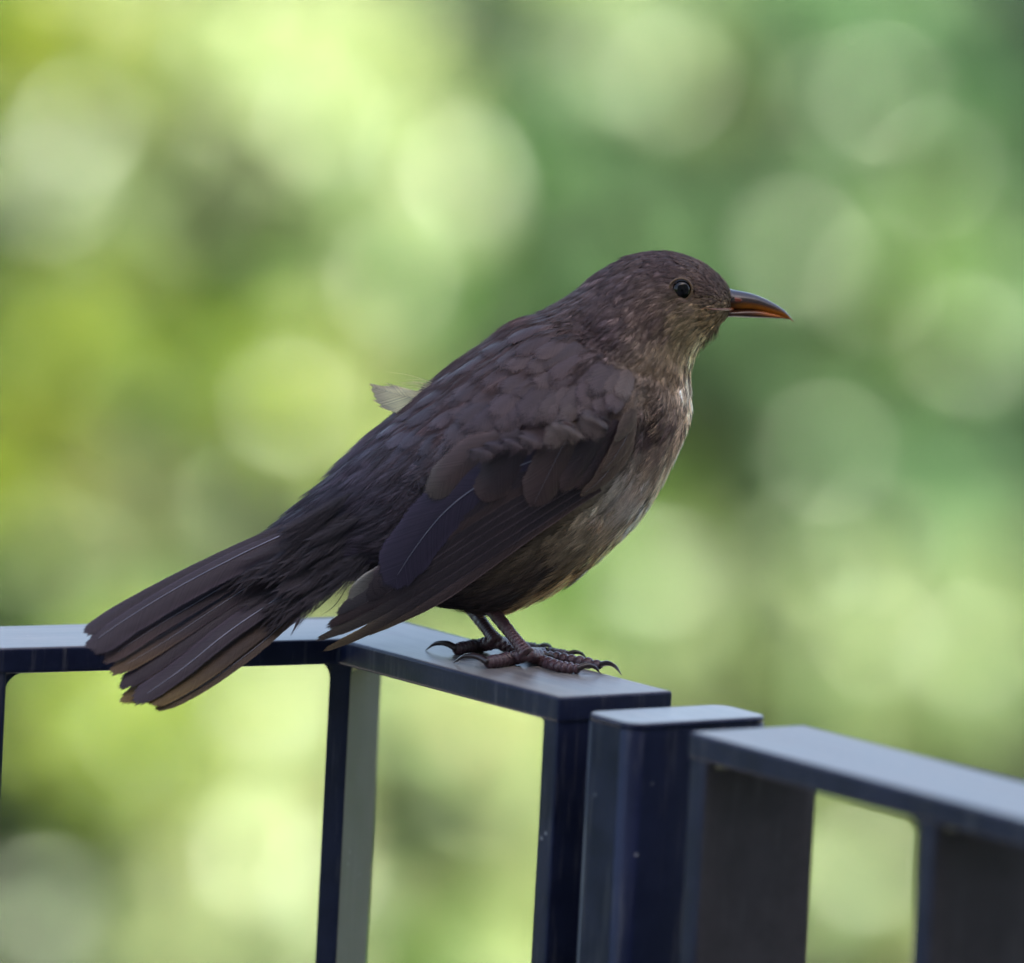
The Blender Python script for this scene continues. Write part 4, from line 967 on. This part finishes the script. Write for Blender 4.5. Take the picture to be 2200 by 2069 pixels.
for z_ in (-.006, -.003, 0, .003):
    ln = []
    for k in range(26):
        t_ = rng.uniform(0, 1); x0 = 1548 - 62 * t_; y0 = 694 + 62 * t_; l = rng.uniform(12, 34)
        ln.append([(x0 - 8, y0 - 18), (x0 - 1, y0 - 2), (x0 - 1 - l * .15 + rng.normal(0, 2), y0 + l)])
    wisp('throat_bristles', ln, z_, [1.7e-4] * len(ln), [srgb(*((172, 158, 124) if rng.uniform() < .7 else (110, 92, 70)))] * len(ln))
# ragged belly fringe over the legs
ln = []
for k in range(150):
    t_ = rng.uniform(0, 1); x0 = 960 + t_ * 110; y0 = 1282 + 30 * smooth(0, .7, t_) - 10; l = rng.uniform(18, 44)
    ln.append([(x0 + 20, y0 - 14), (x0, y0), (x0 - l * .9, y0 + l * .28 * (1 - t_ * .4))])
pr = []
for g_ in range(5):
    wisp('belly_fringe', ln[g_ * 30:(g_ + 1) * 30], -.016 + .008 * g_, [1.3e-4] * 30, [srgb(44, 40, 41)] * 30)

# ---- bill
def loft(name, tops, bots, hw, colf, mat, n=60, sides=24, ex=2.0, flatb=1.0):
    D = catmull([on_mid(*p) for p in tops], n); Vv = catmull([on_mid(*p) for p in bots], n); H = catmull([[h / PXM] for h in hw], n)
    th = np.arange(sides) / sides * 2 * math.pi; C = (D + Vv) / 2; A = (D - Vv) / 2
    c_ = np.cos(th); s_ = np.sin(th); c_ = np.sign(c_) * np.abs(c_) ** (2 / ex); s_ = np.sign(s_) * np.abs(s_) ** (2 / ex)
    V = C[:, None] + A[:, None] * c_[None, :, None] + np.maximum(H, 1e-5)[:, None] * s_[None, :, None] * NB
    V = V.reshape(-1, 3); id_ = np.arange(n * sides).reshape(n, sides)
    Fq = np.stack([id_[:-1], np.roll(id_, -1, 1)[:-1], np.roll(id_, -1, 1)[1:], id_[1:]], -1).reshape(-1, 4)
    tt = np.repeat(np.linspace(0, 1, n), sides); cc = np.tile(c_, n)
    return mesh_obj(name, V, Fq, mat, bird, True, colf(tt, cc))
def mixc(a, b, w): return np.array(a)[None] * (1 - w[:, None]) + np.array(b)[None] * w[:, None]
horn = srgb(44, 30, 26); orange = srgb(188, 106, 34); dkor = srgb(104, 56, 28)
loft('upper_mandible', [(1535, 606), (1570, 621), (1600, 627), (1628, 635), (1662, 651), (1688, 669), (1705, 690)],
     [(1535, 664), (1568, 665), (1600, 664), (1630, 666), (1662, 673), (1686, 680), (1704, 691)], [30, 27, 23, 18, 13, 8, 1],
     lambda t, c: mixc(horn, orange, np.clip(smooth(.05, -.6, c) * smooth(.08, .35, t) + .55 * smooth(.55, .9, t) * smooth(.5, -.2, c), 0, 1)), M_bill, ex=1.8)
loft('lower_mandible', [(1535, 662), (1568, 663), (1600, 662), (1630, 664), (1660, 671), (1682, 678), (1697, 685)],
     [(1535, 684), (1568, 681), (1600, 682), (1630, 683), (1660, 684), (1682, 685), (1697, 686)], [28, 25, 21, 17, 11, 6, 1],
     lambda t, c: mixc(srgb(66, 36, 22), srgb(170, 92, 34), np.clip(smooth(.35, .75, t) * smooth(-.9, .3, c), 0, 1)), M_bill)
# gape: orange corner of the mouth running back onto the cheek
pts = [on_mid(1574, 664, -27 / PXM)]
for x, y in ((1556, 665), (1540, 665), (1524, 664), (1508, 662)):
    h = hit(x, y); pts.append(on_mid(x, y, float(h @ NB) - .0003))
v, f = tube(pts, [4.2e-4, 4.2e-4, 3.8e-4, 3e-4, 1e-4], 8); mesh_obj('gape', v, f, M_bill, bird, True, np.tile(np.array(dkor), (len(v), 1)))
v, f = tube(mirror(np.array(pts)), [4.2e-4, 4.2e-4, 3.8e-4, 3e-4, 1e-4], 8); mesh_obj('gape', v, f, M_bill, bird, True, np.tile(np.array(dkor), (len(v), 1)))
def ellipsoid(name, c, axes, mat, parent, col=None, nu=24, nv=16):
    V = []; 
    for i in range(nv + 1):
        for j in range(nu):
            a = math.pi * i / nv; b = 2 * math.pi * j / nu
            V.append(c + axes[0] * math.sin(a) * math.cos(b) + axes[1] * math.cos(a) + axes[2] * math.sin(a) * math.sin(b))
    id_ = np.arange((nv + 1) * nu).reshape(nv + 1, nu)
    Fq = np.stack([id_[:-1], np.roll(id_, -1, 1)[:-1], np.roll(id_, -1, 1)[1:], id_[1:]], -1).reshape(-1, 4)
    return mesh_obj(name, np.array(V), [tuple(q) for q in Fq], mat, parent, True, None if col is None else np.tile(np.array(col), (len(V), 1)))
for sgn in (-1, 1):
    c_ = on_mid(1583, 644, -24.5 / PXM); c2 = c_ if sgn < 0 else mirror(c_)
    ellipsoid('nostril', c2, [unit(r_ - u_ * .12) * 11 / PXM, u_ * 5.0 / PXM, NB * 2.5 / PXM], M_claw, bird, srgb(112, 50, 30))
# ---- eyes
he = hit(1462, 622)
off = float(he @ NB)
for sgn in (-1, 1):
    c_ = on_mid(1462, 622, off + .0015); nn = -NB
    rc = on_mid(1462, 622, off - .0008)
    if sgn > 0: c_, rc = mirror(c_), mirror(rc)
    ey = ellipsoid('eye', c_, [AX * .0036, UPZ * .0036, NB * .0036], M_eye, bird, None, 32, 24)
    ring = [rc + AX * .0033 * math.cos(a) * 1.05 + UPZ * .0033 * math.sin(a) for a in np.linspace(0, 2 * math.pi, 40)]
    v, f = tube(np.array(ring), [3.6e-4, 3.6e-4], 8, 60)
    mesh_obj('eyelid', v, f, M_ring, ey)

# ---- legs and feet standing on the rail
legc = srgb(82, 57, 60); legd = srgb(64, 43, 47); clawc = srgb(44, 32, 32)
def toe_pts(px, rad): return [on_z(x, y, r) for (x, y), r in zip(px, rad)]
def scaled_tube(pts, rad, rings, n=60, sides=12, amp=.10):
    P = catmull(pts, n); t = np.linspace(0, 1, n); rr = np.interp(t, np.linspace(0, 1, len(rad)), rad)
    rr = rr * (1 + amp * (np.abs(np.sin(t * rings * math.pi)) - .6))
    return tube(P, rr, sides, n)
def leg(px_top, lat_top, px_heel, toes, hind, name='leg'):
    """toes: lists of pixel points on the rail from foot joint to last pad, claw tip"""
    root_parts = []; heel = on_z(px_heel[0], px_heel[1], .0042)
    top = on_mid(px_top[0], px_top[1], lat_top); dirv = unit(top - heel)
    root_parts.append(scaled_tube([heel - dirv * .0005, heel * .7 + top * .3, heel * .35 + top * .65, top + dirv * .012], [.0024, .0019, .0018, .0020, .0025], 14, 90, 14, .12))
    claws = []
    for (pp, tipp, r) in toes + [hind]:
        r = r * 1.24
        rad = [r * 1.25] + [r] * (len(pp) - 2) + [r * .95]
        pts = [heel] + [on_z(x, y, r * .95) for x, y in pp]
        root_parts.append(scaled_tube(pts, [.0019, r * 1.1, r, r * 1.12, r, r * 1.05, r * .8], 11, 110, 14, .42))
        end = pts[-1]; tip_ = on_z(tipp[0], tipp[1], .0001); d = tip_ - end; dh = np.array([d[0], d[1], 0])
        claws.append(tube([end - unit(dh) * .0006 + UPZ * r * .15, end + dh * .30 + UPZ * r * .75, end + dh * .68 + UPZ * r * .45, tip_], [r * .62, r * .52, r * .36, r * .05], 10, 24))
    V, F = join(root_parts)
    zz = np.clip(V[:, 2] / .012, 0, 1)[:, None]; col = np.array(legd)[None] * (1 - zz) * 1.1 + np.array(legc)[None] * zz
    lg = mesh_obj(name, V, F, M_leg, bird, True, col)
    for v, f in claws: mesh_obj('claw', v, f, M_claw, lg, True, np.tile(np.array(clawc), (len(v), 1)))
    return lg
leg((1058, 1312), -.010, (1132, 1404),
    [([(1160, 1418), (1200, 1432), (1245, 1438)], (1292, 1449), .00130),
     ([(1170, 1410), (1225, 1418), (1292, 1430)], (1336, 1451), .00125),
     ([(1165, 1402), (1195, 1404), (1222, 1408)], (1262, 1418), .00110)],
    ([(1100, 1415), (1075, 1420), (1046, 1424)], (974, 1424), .00150))
leg((1016, 1312), .012, (1066, 1378),
    [([(1095, 1392), (1125, 1402), (1150, 1408)], (1185, 1418), .00120),
     ([(1100, 1384), (1130, 1390), (1160, 1394)], (1190, 1402), .00115),
     ([(1105, 1400), (1135, 1408), (1160, 1414)], (1200, 1424), .00110)],
    ([(1030, 1387), (1005, 1391), (978, 1395)], (914, 1397), .00145))
